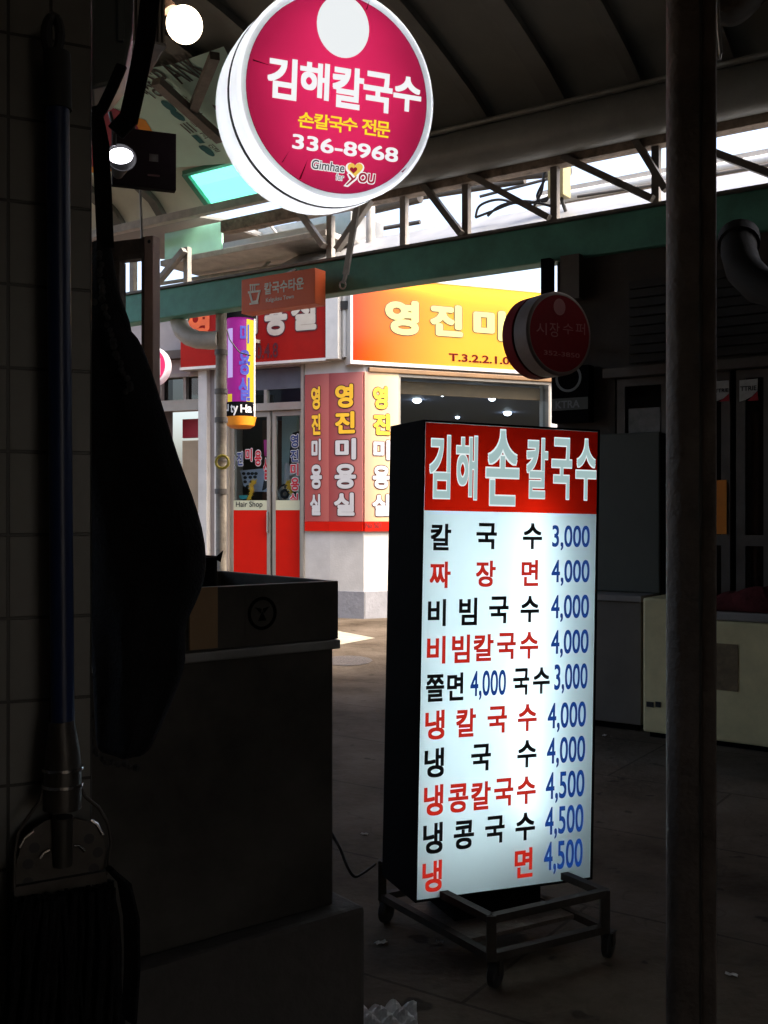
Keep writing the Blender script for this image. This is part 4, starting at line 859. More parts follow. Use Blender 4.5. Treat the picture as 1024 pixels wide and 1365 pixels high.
# pale building far behind the store, seen through the truss
RB = street_plane(13.5); ra = s_at(748, 13.5); rb_ = thing('rear_building', 'pale cream building far behind the truss on the right', 'building', RB.w(ra + 3, 0, 0))
MB().box(RB, ra, 0, ra + 11, 5.55, -4, 0).build('wall', mat('cream weathered wall', (.66, .58, .48), .85, 0, .2, 1.2, .1, 20), rb_)
MB().box(RB, ra - .2, 5.55, ra + 11.2, 5.66, -4.2, .35).build('roof', mat('pale roof edge', (.36, .33, .30), .7, 0, .3, 3), rb_)
MB().tube([RB.w(ra - .2, 5.50, .42), RB.w(ra + 11.2, 5.50, .42)], .07, 10).build('eave_gutter', M['pvc_white'], rb_, smooth=True)
for i in range(4):
    u = ra + 1.2 + i * 2.4; f_ = MB()
    f_.box(RB, u, 4.15, u + 1.3, 4.22, .0, .06); f_.box(RB, u, 5.13, u + 1.3, 5.2, .0, .06); f_.box(RB, u, 4.22, u + .06, 5.13, .0, .06); f_.box(RB, u + 1.24, 4.22, u + 1.3, 5.13, .0, .06); f_.box(RB, u + .62, 4.22, u + .68, 5.13, .0, .05)
    o_ = f_.build('window', M['white_frame'], rb_); MB().box(RB, u + .06, 4.22, u + 1.24, 5.13, .004, .012).build('pane', mat('grey window pane', (.25, .27, .28), .2, 0, .2, 3), o_)

# ------------------------------------------------------------------ near side: unseen stall shell added to keep the daylight out
sh_ = thing('stall_shell', 'unseen noodle stall ceiling and walls added to keep daylight off the view', 'building', Vector((0, -.8, 0)))
NR = street_plane(1.75)
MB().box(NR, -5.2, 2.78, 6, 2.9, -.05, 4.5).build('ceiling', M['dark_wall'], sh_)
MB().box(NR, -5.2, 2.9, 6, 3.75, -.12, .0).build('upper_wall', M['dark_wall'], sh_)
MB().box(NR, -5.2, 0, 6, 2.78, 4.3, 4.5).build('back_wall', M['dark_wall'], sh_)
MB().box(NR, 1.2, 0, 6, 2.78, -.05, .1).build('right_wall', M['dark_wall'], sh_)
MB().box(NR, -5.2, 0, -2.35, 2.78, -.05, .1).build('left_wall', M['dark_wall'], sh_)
w2 = MB(); w2.box(Plane(st(-22, 0, 0), STREET_YAW + 90), -1, 0, 6.2, 5.5, -.2, 0); tag(w2.build('end_light_block', M['dark_wall'], None), 'unseen dark wall added to block daylight from the far left street end', 'wall')  # added out of view to cut the sky light from the left
we = MB(); we.box(Plane(st(S1 + .3, 0, 0), STREET_YAW + 90), -1, 0, 8, 5.5, 0, .2); tag(we.build('end_light_block', M['dark_wall'], None), 'unseen dark wall added to block daylight from the right street end', 'wall')  # added out of view, shuts daylight out of the right end

# tiled wall
TW = Plane(at(123, CY, 1.3), math.degrees(math.atan2(.41, .91))); TW.O.z = 0
def tile_mat():
    m = mat('grimy grey wall tile', (.15, .145, .13), .45, 0, .25, 7, .05, 30); t = m.node_tree; N = t.nodes; L = t.links; p = N['Principled BSDF']
    uv = N.new('ShaderNodeUVMap'); uv.uv_map = 'UVMap'; br = N.new('ShaderNodeTexBrick'); br.offset = 0; br.inputs['Scale'].default_value = 1
    br.inputs['Brick Width'].default_value = .0492; br.inputs['Row Height'].default_value = .1003; br.inputs['Mortar Size'].default_value = .0022; br.inputs['Mortar Smooth'].default_value = .3
    br.inputs['Color1'].default_value = (1, 1, 1, 1); br.inputs['Color2'].default_value = (.85, .85, .85, 1); br.inputs['Mortar'].default_value = (.12, .12, .11, 1)
    L.new(uv.outputs[0], br.inputs['Vector']); src = p.inputs['Base Color'].links[0].from_socket
    mx = N.new('ShaderNodeMixRGB'); mx.blend_type = 'MULTIPLY'; mx.inputs[0].default_value = 1; L.new(src, mx.inputs[1]); L.new(br.outputs['Color'], mx.inputs[2]); L.new(mx.outputs[0], p.inputs['Base Color'])
    b = N.new('ShaderNodeBump'); b.invert = True; b.inputs['Strength'].default_value = .6; b.inputs['Distance'].default_value = .003; L.new(br.outputs['Fac'], b.inputs['Height']); L.new(b.outputs['Normal'], p.inputs['Normal'])
    return m
tw_ = MB(); tw_.box(TW, -1.6, 0, 0, 2.775, -.08, 0); tw_.uvp = (Plane(TW.w(0, H + (682.5 - 72 + 8) / F * 1.3 - 1.2036, 0), math.degrees(math.atan2(.41, .91))), 0, 0, 1, 1)
tag(tw_.build('tiled_wall', tile_mat(), None, bevel=.003), 'grimy grey tiled wall end at the left edge behind the blue mop', 'wall')

# mop hanging on the tiled wall
mo = thing('mop', 'blue handled string mop hanging on the tiled wall with metal clamp head', 'mop', TW.w(-.06, .7, .06))
MPt = lambda px, py, d: TW.w(*TW.uv(px, py), d)
MB().tube([MPt(70, 158, .05), MPt(74, 700, .052), MPt(76, 962, .055)], .0135, 14).build('handle', M['blue'], mo, smooth=True)
gr = MB(); gr.tube([MPt(69, 92, .05), MPt(70, 165, .05)], [.0155, .0165], 14)
gr.tube([MPt(64 + 9 * math.cos(a), 70 + 24 * math.sin(a), .05) for a in [i * math.tau / 16 for i in range(17)]], .006, 8)
gr.build('grip', M['rubber'], mo, smooth=True)
hk = MB(); hk.tube([MPt(62, 52, 0), MPt(62, 52, .05), MPt(62, 46, .06)], .003, 8); hk.build('hook', M['steel'], mo)
MB().tube([MPt(74, 950, .056), MPt(76, 985, .056), MPt(76, 1010, .056), MPt(75, 1062, .056)], [.0145, .019, .021, .022], 16).build('socket', M['mop_metal'], mo, smooth=True)
for y in (1010, 1031): MB().tube([MPt(76, y - 2, .056), MPt(76, y + 2, .056)], .0235, 16).build('ferrule_ring', M['chrome'], mo, smooth=True)
ca = crop(0, 980, 5.689)
for pts in (((305, 265), (270, 420), (180, 540), (110, 650), (85, 800), (80, 1060)), ((540, 265), (600, 390), (700, 470), (770, 590), (790, 720), (760, 960))):
    MB().tube([MPt(*ca(*p), .05) for p in pts], .0022, 8).build('wire_bail', M['mop_metal'], mo, smooth=True)
pl = [(85, 1100), (95, 900), (140, 760), (220, 640), (320, 575), (420, 555), (540, 560), (650, 590), (730, 680), (765, 800), (740, 975)]
MB().prism(TW, [TW.uv(*ca(*p)) for p in pl][::-1], .040, .0425).build('clamp_plate', M['mop_metal'], mo)
ch = MB()
for x, y in ((232, 775), (185, 895), (185, 1030), (635, 710), (700, 810), (670, 930)): u, v = TW.uv(*ca(x, y)); ch.disc(TW, .0062, .0434, 16, u, v)
ch.build('plate_holes', M['black'], mo)
for pts in (((125, 770), (160, 700), (225, 650)), ((275, 850), (300, 810), (345, 785)), ((525, 758), (560, 760), (600, 800)), ((645, 570), (690, 600), (735, 680))):
    MB().tube([MPt(*ca(*p), .0445) for p in pts], .0022, 8).build('plate_ridge', M['chrome'], mo, smooth=True)
MB().tube([MPt(*ca(435, 540), .048), MPt(*ca(440, 900), .046)], [.012, .011], 12).build('clamp_bolt', M['steel_dark'], mo, smooth=True)
MB().bar(MPt(*ca(80, 1100), .045), MPt(*ca(760, 985), .045), .012, .016).build('clamp_bar', M['mop_metal'], mo)
ya = MB()
for i in range(150):
    t = random.random(); a = TW.uv(*ca(85 + 690 * t, 1120 - 110 * t)); l = random.uniform(.28, .4); off = random.uniform(.02, .075); sw_ = (t - .45) * .05 + random.uniform(-.015, .015); ph = random.uniform(0, 6)
    ya.tube([TW.w(a[0] + sw_ * q + .004 * math.sin(ph + q * 9), a[1] - l * q, off + .01 * math.sin(ph + q * 5)) for q in [j / 8 for j in range(9)]], random.uniform(.0022, .0034), 5)
for i in range(22):
    t = random.random(); pts_ = [TW.w(*TW.uv(*ca(760 + 20 * t + x + random.uniform(-8, 8), y)), .05 + .02 * t) for x, y in ((0, 900), (80 + 50 * t, 1000), (120 + 60 * t, 1250), (130 + 60 * t, 1600), (110 + 50 * t, 2000))]
    ya.tube(pts_, .003, 5)
ya.build('mop_strings', M['mop'], mo, smooth=True)

# black jacket hanging from straps at the wall end
JP = Plane(at(123, CY, 1.42), 8); JP.O.z = 0
sil_r = [(148, 318), (153, 355), (159, 393), (177, 434), (174, 443), (184, 447), (197, 477), (209, 513), (221, 552), (240, 615), (258, 660), (272, 705), (277, 745), (274, 775), (262, 805), (249, 828), (246, 850), (250, 880), (240, 912), (224, 950), (208, 985), (195, 1012)]
sil_l = [(118, 318), (114, 355), (108, 393), (101, 430), (96, 441), (94, 447), (92, 477), (91, 513), (92, 552), (95, 615), (100, 660), (105, 705), (110, 745), (113, 775), (116, 805), (118, 828), (120, 850), (122, 880), (124, 912), (126, 950), (128, 985), (130, 1000)]
jk = thing('jacket', 'black wool jacket with grey knitted trim hanging at the end of the tiled wall', 'jacket', JP.w(.05, .8, 0))
jm = MB(); nA = 24; vs = []
for i, (r_, l_) in enumerate(zip(sil_r, sil_l)):
    ur, vr = JP.uv(*r_); ul, vl_ = JP.uv(*l_); c = (ur + ul) / 2; hw = (ur - ul) / 2
    for j in range(nA):
        a = math.tau * j / nA; fold = 1 + .22 * math.sin(5 * a + i * .35) + .12 * math.sin(9 * a - i * .5)
        d = .05 * math.sin(a) * (fold if abs(math.sin(a)) > .3 else 1) * min(1, .5 + i * .06); vs.append(JP.w(c + hw * math.cos(a), (vr + vl_) / 2 + (vr - vl_) / 2 * math.cos(a), d))
n_ = len(sil_r); fs = [(i * nA + j, (i + 1) * nA + j, (i + 1) * nA + (j + 1) % nA, i * nA + (j + 1) % nA) for i in range(n_ - 1) for j in range(nA)]
jm.add(vs, fs + [tuple(range(nA)), tuple(range(n_ * nA - 1, (n_ - 1) * nA - 1, -1))]).build('garment', M['black_cloth'], jk, smooth=True, sub=1)
for pts in (((141, 352), (143, 380), (146, 420), (160, 480), (176, 512), (180, 525), (165, 532)), ((104, 425), (125, 412), (140, 414)), ((132, 985), (150, 1002), (172, 1004), (195, 1012)), ((126, 870), (128, 930), (131, 985))):
    t_ = MB()
    P_ = [JP.w(*JP.uv(*p), .062) for p in pts]
    for i in range(len(P_) - 1):
        nn = max(2, int((P_[i + 1] - P_[i]).length / .007))
        for j in range(nn):
            q = P_[i].lerp(P_[i + 1], j / nn); t_.uvsphere(q + Vector((random.uniform(-1, 1), 0, random.uniform(-1, 1))) * .002, random.uniform(.0035, .0055), 6, 4)
    t_.build('trim', M['lace'], jk, smooth=True)
for i, (a, lab) in enumerate(((((205, -20), (196, 60), (184, 120), (174, 165), (160, 180)), 'wide black strap hanging in front of the vent box'), (((165, 95), (152, 125), (140, 150), (130, 165)), 'short black strap leaning across the dim fan casing'), (((126, 150), (132, 175), (137, 200), (140, 260), (143, 330)), 'long black strap holding the jacket below the lamp'))):
    P_ = [JP.w(*JP.uv(*p), .02) for p in a]; wd = (.016, .009, .014)[i]; t_ = MB()
    for k_ in range(len(P_) - 1): t_.bar(P_[k_], P_[k_ + 1] + (P_[k_ + 1] - P_[k_]).normalized() * .006, wd * 1.6, .006, up=(0, 1, 0))
    tag(t_.build('strap', M['black_cloth'], None, bevel=.0015), lab, 'strap', 'black straps by the wall')

# clip lamp
lp_c = at(158, 209, 1.55)
la = thing('clip_lamp', 'small bright white clip lamp glowing beside the black square sign', 'lamp', lp_c)
LPz = Plane(lp_c, 20, -12)
MB().lathe(LPz, [(.004, -.05), (.008, -.045), (.013, -.02), (.021, 0), (.0225, 0), (.0145, -.022), (.008, -.05)], 24, .004, 0).build('shade', M['rubber'], la, smooth=True)
MB().uvsphere(lp_c + Vector((.004, -.004, 0)), .016, 16, 10, (1.15, .5, .72)).build('bulb', M['led'], la, smooth=True)
MB().tube([lp_c + Vector((-.006, 0, .015)), lp_c + Vector((-.008, .01, .04)), lp_c + Vector((-.015, .01, .07))], .003, 8).build('arm', M['chrome'], la, smooth=True)
# black square hanging sign
BQ = Plane(at(200, 212, 3.0), 20)
sq = thing('square_sign', 'black square sign board hanging behind the glowing clip lamp', 'sign', BQ.w(0, -.1, 0))
m_ = MB(); m_.pbox(BQ, 150, 168, 235, 254, -.03, 0); m_.build('board', mat('black matt sign', (.008, .004, .006), .75, 0, .2, 6, 0, 40, .08), sq, bevel=.002)
MB().pbox(BQ, 197, 232, 213, 236, .0, .002).build('red_mark', mat('faded red mark', (.06, .012, .02), .6), sq)
MB().pbox(BQ, 199, 205, 211, 216, .0, .002).build('pale_mark', mat('faded grey mark', (.03, .025, .028), .6), sq)
MB().tube([BQ.w(*BQ.uv(180, 170), -.015), BQ.w(*BQ.uv(180, 60), -.015)], .004, 8).build('hanger', M['black'], sq)
# vent box, fan casing, globe bulb at top left
VB = Plane(at(208, 40, 2.1), 25)
vb = thing('vent_box', 'pale slatted vent box beside the warm globe bulb at the top', 'vent', VB.w(0, -.05, -.1))
u0, v1 = VB.uv(176, -40); u1, v0 = VB.uv(222, 62)
MB().box(VB, u0, v0, u1, v1, -.16, -.02).build('casing', M['pvc_white'], vb, bevel=.004)
for i in range(8): uu = u0 + (u1 - u0) * (i + .3) / 8; MB().box(VB, uu, v0 + .008, uu + .004, v1, -.02, -.004).build('slat', M['pvc_white'], vb)
MB().box(VB, u0, v0, u1, v0 + .006, -.019, .0).build('sill', M['pvc_white'], vb)
FP = Plane(at(160, 60, 1.75), 15)
fb = thing('wall_fan', 'dim blue grey fan casing hung above the straps at top left', 'fan', FP.w(0, -.1, -.1))
cf = crop(100, 0, 6.4)
MB().prism(FP, [FP.uv(*p) for p in ((121, -60), (180, -60), (178, 40), (168, 90), (150, 112), (121, 118))][::-1], -.12, 0).build('casing', M['fan_grey'], fb, bevel=.006)
MB().prism(FP, [FP.uv(*p) for p in ((156, -60), (168, -60), (167, 20), (165, 58), (157, 57))][::-1], .001, .012).build('front_rib', M['fan_grey'], fb, bevel=.002)
gb_c = at(246, 33, 2.5)
gl = thing('globe_bulb', 'glowing warm globe bulb hanging beside the big round sign', 'lamp', gb_c)
MB().uvsphere(gb_c, .043, 24, 16).build('globe', M['bulb'], gl, smooth=True)
MB().tube([gb_c + Vector((-.035, 0, .035)), gb_c + Vector((-.06, 0, .075)), gb_c + Vector((-.06, 0, .35))], [.018, .018, .012], 14).build('holder', M['brown_frame'], gl, smooth=True)

# brown steel frame (open sign frame)
BF = Plane(at(205, CY, 3.4), STREET_YAW + 12); BF.O.z = 0
bf = thing('signboard_frame', 'open brown steel frame standing between the jacket and the green beam', 'frame', BF.w(0, .3, 0))
uv = lambda x, y: BF.uv(x, y)
u0 = uv(150, 330)[0]; u1 = uv(209, 330)[0]; zt = uv(205, 316)[1]; zi = uv(180, 347)[1]
MB().box(BF, uv(197, 500)[0], .3, u1, zt, -.02, .02).build('right_post', M['brown_frame'], bf, bevel=.003)
MB().box(BF, uv(193, 500)[0], .3, uv(197, 500)[0] - .001, zt - .002, -.06, .018).build('post_return', M['rust'], bf)
MB().box(BF, u0 - .12, zi, uv(193, 500)[0] - .001, zt - .004, -.02, .016).build('top_rail', M['rust'], bf)
MB().box(BF, u0 - .12, .3, uv(163, 500)[0], zi - .002, -.02, .014).build('left_post', M['rust'], bf)
bo_ = MB(); uu, vv = uv(207 - 3, 324); bo_.disc(BF, .006, .0215, 12, uu, vv); bo_.build('bolt', M['black'], bf)
tag(MB().tube([at(187, 252, 5.2), at(190, 330, 5.2)], .006, 8).build('cord', M['white_frame'], None), 'thin pale cord hanging below the black square sign', 'cord')

# ------------------------------------------------------------------ steel counter with pot, on its plinth
K0 = at(444, 1205, 2.4); KZ = K0.z; CP = Plane(Vector((K0.x, K0.y, 0)), math.degrees(math.atan2(.616, .788)))
kt = CP.uv(447, 774)[1]; kb1, kb0 = CP.uv(445, 850)[1], CP.uv(445, 864)[1]; WD, DPT = 1.15, .52
co = thing('steel_counter', 'dark stainless steel cooking counter on a concrete plinth, open at the top', 'counter', CP.w(-WD / 2, KZ, -DPT / 2))
MB().box(CP, -WD, KZ, 0, kb0 + .01, -DPT, 0).build('cabinet', M['steel_dark'], co, bevel=.004)
for nm, b in (('front_panel', (-WD, kb1 - .002, .008, kt, -.012, .010)), ('side_panel', (-.006, kb1 - .002, .008, kt, -DPT, -.0125)), ('back_panel', (-WD, kb1 - .002, -.0065, kt, -DPT, -DPT + .012)), ('worktop', (-WD, kb1 - .03, -.0065, kb1 + .02, -DPT + .0125, -.0125))):
    MB().box(CP, *b).build(nm, M['steel_dark'], co, bevel=.002 if nm != 'worktop' else 0)
MB().box(CP, -WD, kb0, .010, kb1 - .003, -DPT, .016).build('trim_rail', M['steel'], co, bevel=.003)
u, v = CP.uv(346, 817); e_ = MB(); e_.lathe(CP, [(.036, .011), (.036, .0125), (.029, .0125), (.029, .011)], 32, u, v); [e_.prism(CP, [(u + q * .02, v + w * .02) for q, w in pp], .011, .0125) for pp in (((-.9, .7), (-.2, .0), (-.1, .5)), ((.9, .7), (.1, .5), (.2, .0)), ((0, .2), (-.5, -.8), (.5, -.8)))]
bd = MB(); bd.box(CP, u - .042, v - .05, u + .042, v + .048, .0102, .0108); bd.build('badge_plate', M['steel_dark'], co)
e_.build('badge_mark', M['black_sheet'], co)
cbx = MB(); cbx.pbox(CP, 246, 783, 283, 862, .018, .024); tag(cbx.build('cardboard_sheet', M['cardboard'], None), 'brown cardboard sheet leaning on the steel counter beside the jacket', 'cardboard')
pc = CP.w(CP.uv(285, 770)[0] + .05, 0, -.25); pz = kt - .10
pt = thing('cooking_pot', 'black cooking pot with small handle sitting in the steel counter', 'pot', Vector((pc.x, pc.y, pz)))
PZ = Plane(Vector((pc.x, pc.y, 0)), 0); 
zr = H - (742 - CY) / F * pc.y; rr = .085
prf = [(0, pz), (rr * .92, pz), (rr, pz + .02), (rr, zr - .006), (rr + .006, zr), (rr - .006, zr + .001), (rr - .01, pz + .03)]
vs = []; fs = []
for r_, z in prf: vs += [Vector((pc.x + r_ * math.cos(j * math.tau / 36), pc.y + r_ * math.sin(j * math.tau / 36), z)) for j in range(36)]
for i in range(len(prf) - 1): fs += [(i * 36 + j, i * 36 + (j + 1) % 36, (i + 1) * 36 + (j + 1) % 36, (i + 1) * 36 + j) for j in range(36)]
MB().add(vs, fs).build('pot_body', M['black_sheet'], pt, smooth=True)
hx = Vector((pc.x + rr, pc.y - .02, zr)); MB().add([hx + Vector(q) for q in ((-.004, 0, -.004), (.012, 0, -.012), (.018, 0, .016), (-.006, .012, -.004), (.010, .012, -.012), (.016, .012, .014))], [(0, 1, 2), (5, 4, 3), (0, 3, 4, 1), (1, 4, 5, 2), (2, 5, 3, 0)]).build('handle', M['black_sheet'], pt)
pn = MB(); pn.box(CP, -WD, 0, .055, KZ - .002, -DPT - .1, .05); tag(pn.build('concrete_plinth', M['concrete'], None, bevel=.012), 'rough low concrete plinth under the steel counter', 'plinth')
cb_ = MB(); q0 = CP.w(.012, CP.uv(443, 1105)[1], -.05)
pts = [q0, at(452, 1128, 2.6), at(463, 1155, 2.75), at(472, 1168, 2.85), at(482, 1165, 2.95), at(500, 1152, 3.05)]
out = []
for i in range(len(pts) - 1):
    a, b, c, d = pts[max(i - 1, 0)], pts[i], pts[i + 1], pts[min(i + 2, len(pts) - 1)]
    for j in range(6): t = j / 6; out.append(.5 * (2 * b + (c - a) * t + (2 * a - 5 * b + 4 * c - d) * t * t + (3 * b - a - 3 * c + d) * t ** 3))
tag(cb_.tube(out + [pts[-1]], .004, 8).build('power_cable', M['rubber'], None, smooth=True), 'thin black power cable sagging from the counter to the menu sign', 'cable')

# ------------------------------------------------------------------ menu light box on its wheeled stand
MO = at(561.2, 683, 2.9); MP = Plane(MO, 22.4, 0, 1.15)
uTL, vTL = MP.uv(568, 562.5); uBL, vBL = MP.uv(554.5, 1200); uTR, _ = MP.uv(800.6, 570); uBR, _ = MP.uv(783, 1167)
x0, x1 = (uTL + uBL) / 2, (uTR + uBR) / 2; y1, y0 = vTL, vBL; DB = .235
mn = thing('menu_sign', 'tall glowing noodle menu light box with red header on a wheeled stand', 'menu sign', Vector((MP.w((x0 + x1) / 2, 0, -.1).x, MP.w((x0 + x1) / 2, 0, -.1).y, 0)))
cs = MB(); t_ = .006
cs.box(MP, x0 - t_, y0 - t_, x0 - .001, y1 + t_, -DB, .004); cs.box(MP, x1 + .001, y0 - t_, x1 + t_, y1 + t_, -DB, .004); cs.box(MP, x0 - .001, y1 + .001, x1 + .001, y1 + t_, -DB, .003); cs.box(MP, x0 - .001, y0 - t_, x1 + .001, y0 - .001, -DB, .003)
cs.build('cabinet', M['black_sheet'], mn)
MB().box(MP, x0, y0, x1, y1, -DB, -DB + .004).build('back_sheet', mat('white reflector', (.55, .6, .62), .7), mn)
vH = MP.uv(570, 682.3)[1]
fc = MB(); fc.add([MP.w(x0, y0, 0), MP.w(x1, y0, 0), MP.w(x1, y1, 0), MP.w(x0, y1, 0)], [(0, 1, 2, 3)]); fc.build('face_panel', M['panel_white'], mn)
hd = MB(); hd.add([MP.w(x0 + .001, vH + .004, .0015), MP.w(x1 - .001, vH + .004, .0015), MP.w(x1 - .001, y1 - .001, .0015), MP.w(x0 + .001, y1 - .001, .0015)], [(0, 1, 2, 3)]); hd.build('header_film', M['f_red'], mn)
xt = x0 + (x1 - x0) * .62
MB().tube([MP.w(xt, y0 + .17, -.085), MP.w(xt, y1 - .2, -.085)], .014, 10).build('fluorescent_tube', M['tube'], mn)
MB().tube([MP.w(x0 + .12, y0 + .08, -.19), MP.w(x0 + .12, y1 - .08, -.19)], .014, 10).build('fluorescent_tube', M['tube'], mn)
c1 = crop(500, 540, 3.2); c2 = crop(480, 860, 2.8444)
hdr = (('김', 232, 125, 320, 400), ('해', 345, 128, 435, 405), ('손', 473, 102, 612, 430), ('칼', 645, 138, 735, 400), ('국', 752, 138, 838, 403), ('수', 855, 142, 942, 407))
ol = MB(); fi = MB()
M['h_out'] = film('deep red outline film', (.35, .03, .02), .3)
for b, a_, c_, d_, e_ in hdr:
    ol.ptext(MP, b, *c1(a_ + 3, c_ + 3), *c1(d_ - 3, e_ - 3), .002, .036, .018); fi.ptext(MP, b, *c1(a_ + 3, c_ + 3), *c1(d_ - 3, e_ - 3), .003, .018)
ol.build('header_outline', M['f_pale'], mn)
fi.build('header_lettering', emit('backlit grey header letters', lin(160, 186, 186), BK), mn)
rows = [(c1, 'k', (('칼', 237, 505, 322, 620), ('국', 432, 502, 517, 615), ('수', 630, 503, 710, 615)), (('3,000', 755, 512, 913, 620),)),
 (c1, 'r', (('짜', 233, 667, 320, 780), ('장', 430, 663, 512, 775), ('면', 624, 660, 694, 772)), (('4,000', 752, 660, 912, 770),)),
 (c1, 'k', (('비', 225, 828, 300, 942), ('빔', 358, 822, 433, 938), ('국', 486, 816, 567, 930), ('수', 620, 814, 697, 925)), (('4,000', 750, 810, 910, 922),)),
 (c1, 'r', (('비', 221, 986, 298, 1102), ('빔', 328, 980, 402, 1098), ('칼', 420, 978, 503, 1090), ('국', 520, 972, 598, 1082), ('수', 617, 968, 694, 1080)), (('4,000', 750, 960, 908, 1072),)),
 (c2, 'k', (('쫄', 250, 112, 317, 212), ('면', 330, 105, 390, 208), ('국', 580, 88, 640, 187), ('수', 655, 85, 717, 182)), (('4,000', 418, 98, 551, 202), ('3,000', 736, 73, 860, 178))),
 (c2, 'r', (('냉', 247, 248, 318, 355), ('칼', 364, 242, 437, 345), ('국', 483, 233, 555, 330), ('수', 598, 225, 668, 323)), (('4,000', 711, 220, 854, 322),)),
 (c2, 'k', (('냉', 244, 392, 316, 498), ('국', 421, 377, 494, 473), ('수', 596, 362, 667, 460)), (('4,000', 708, 352, 851, 454),)),
 (c2, 'r', (('냉', 242, 532, 313, 642), ('콩', 334, 528, 408, 630), ('칼', 421, 520, 493, 620), ('국', 508, 507, 579, 606), ('수', 594, 500, 664, 598)), (('4,500', 704, 483, 848, 587),)),
 (c2, 'k', (('냉', 239, 676, 311, 786), ('콩', 355, 668, 430, 768), ('국', 474, 650, 546, 746), ('수', 589, 638, 661, 735)), (('4,500', 701, 615, 844, 721),)),
 (c2, 'r', (('냉', 236, 820, 308, 930), ('면', 586, 772, 652, 876)), (('4,500', 697, 747, 841, 854),))]
M['halo'] = mat('white letter halo', (.9, .95, .95), .5, 0, .02, 5)
for cr, col, names, prices in rows:
    for b, a_, c_, d_, e_ in names: MB().ptext(MP, b, *cr(a_, c_), *cr(d_, e_), .0025, .026).build('dish_letter', M['f_black'] if col == 'k' else M['f_redtext'], mn)
    for b, a_, c_, d_, e_ in prices:
        f = MB()
        f.ptext(MP, b, *cr(a_, c_), *cr(d_, e_), .0025, .014); f.build('price', M['f_blue'], mn)
# wheeled stand
fk = Vector((.281, 2.753, 0)); b_ = Vector((.875, .484, 0)); a_ = Vector((-.55, .835, 0)); Lb, La = .385, .52
cn = [fk, fk + b_ * Lb, fk + b_ * Lb + a_ * La, fk + a_ * La]
sd_ = MB()
for z in (.185, .085):
    for i in range(4): sd_.bar(cn[i] + Vector((0, 0, z)), cn[(i + 1) % 4] + Vector((0, 0, z)), .024, .02)
for c in cn: sd_.bar(c + Vector((0, 0, .075)), c + Vector((0, 0, .194)), .025, .025, up=(0, 1, 0))
stand = sd_.build('stand', M['stand'], mn)
pd = MB(); pd.box(MP, (x0 + x1) / 2 - .13, -1.0 - H + H, (x0 + x1) / 2 + .11, y0 - t_, -DB + .02, -.03); 
pd2 = MB(); cc = (cn[0] + cn[1] + cn[2] + cn[3]) / 4; pm_ = MP.w((x0 + x1) / 2 - .02, 0, -.12)
PB = Plane(Vector((pm_.x, pm_.y, 0)), 22.4); zb_ = MP.w((x0 + x1) / 2, y0, -.1).z
pd2.box(PB, -.15, .08, .13, zb_ - .012, -.1, .09); pd2.build('pedestal', M['black_sheet'], mn, bevel=.004)
tr_ = MB(); tr_.bar(cn[0].lerp(cn[3], .5) + Vector((0, 0, .085)), cn[1].lerp(cn[2], .5) + Vector((0, 0, .085)), .3, .012); tr_.build('stand_tray', M['rust'], mn)
for c in cn:
    q = c + Vector((.012, .012, 0)); wp = Plane(Vector((q.x, q.y, .036)), 60)
    wh = MB().lathe(wp, [(.004, -.012), (.03, -.012), (.036, -.008), (.036, .008), (.03, .012), (.004, .012)], 20).build('caster_wheel', M['rubber'], mn, smooth=True)
    fk_ = MB(); fk_.box(wp, -.012, .0, .012, .04, .014, .018); fk_.box(wp, -.012, .0, .012, .04, -.018, -.014); fk_.box(wp, -.018, .036, .018, .0385, -.02, .02); fk_.build('caster_fork', M['stand'], wh)

# ------------------------------------------------------------------ big round sign
RS = Plane(at(452, 127, 2.9), 22, 7)
rs_ = thing('round_sign', 'large glowing round raspberry noodle shop sign with white drum overhead', 'sign', RS.w(0, -.3, -.1))
r1, r2_ = .288, .268; DD = .25; sx = .98
MB().lathe(RS, [(r2_ - .006, .002), (r1 - .01, .004), (r1, -.006), (r1, -.085)], 72).build('front_rim', M['drum_white'], rs_, smooth=True)
MB().disc(RS, r2_, 0, 72).build('face_panel', M['panel_white'], rs_)
MB().disc(RS, r2_ - .004, .0025, 72).build('face_film', M['f_magenta'], rs_)
MB().lathe(RS, [(r1 - .004, -.0855), (r1 + .0015, -.0865), (r1 + .0015, -.1025), (r1 - .004, -.1035)], 72).build('seam_strip', M['rubber'], rs_)
MB().lathe(RS, [(r1, -.104), (r1 + .004, -.15), (r1, -DD), (r1 - .02, -DD - .004), (.0, -DD - .004)], 72).build('rear_drum', M['drum_white'], rs_, smooth=True)
for v_ in (-.14, .02, .17):
    l = math.sqrt(.22 ** 2 - v_ * v_); MB().tube([RS.w(-l, v_, -.11), RS.w(l, v_, -.11)], .012, 8).build('fluorescent_tube', emit('sign tube cool', (.95, .97, 1), 8.5 * K), rs_)
u, v = RS.uv(457, 36); MB().disc(RS, .076, .004, 40, u, v, .082).build('emblem_disc', emit('backlit white emblem', lin(236, 240, 242), BK), rs_)
cr = crop(260, 0, 3.012); f = MB(); g_ = MB(); hl = MB()
for b, p in (('김', (292, 222, 405, 408)), ('해', (422, 240, 535, 408)), ('칼', (553, 260, 672, 447)), ('국', (677, 282, 787, 460)), ('수', (798, 300, 903, 458))):
    f.ptext(RS, b, *cr(p[0], p[1]), *cr(p[2], p[3]), .0045, .03)
f.qtext(RS, '336-8968', cr(388, 537), cr(388, 597), cr(812, 648), .0045, .02)
W_ = emit('backlit white letters', lin(244, 246, 248), BK)
f.build('lettering', W_, rs_)
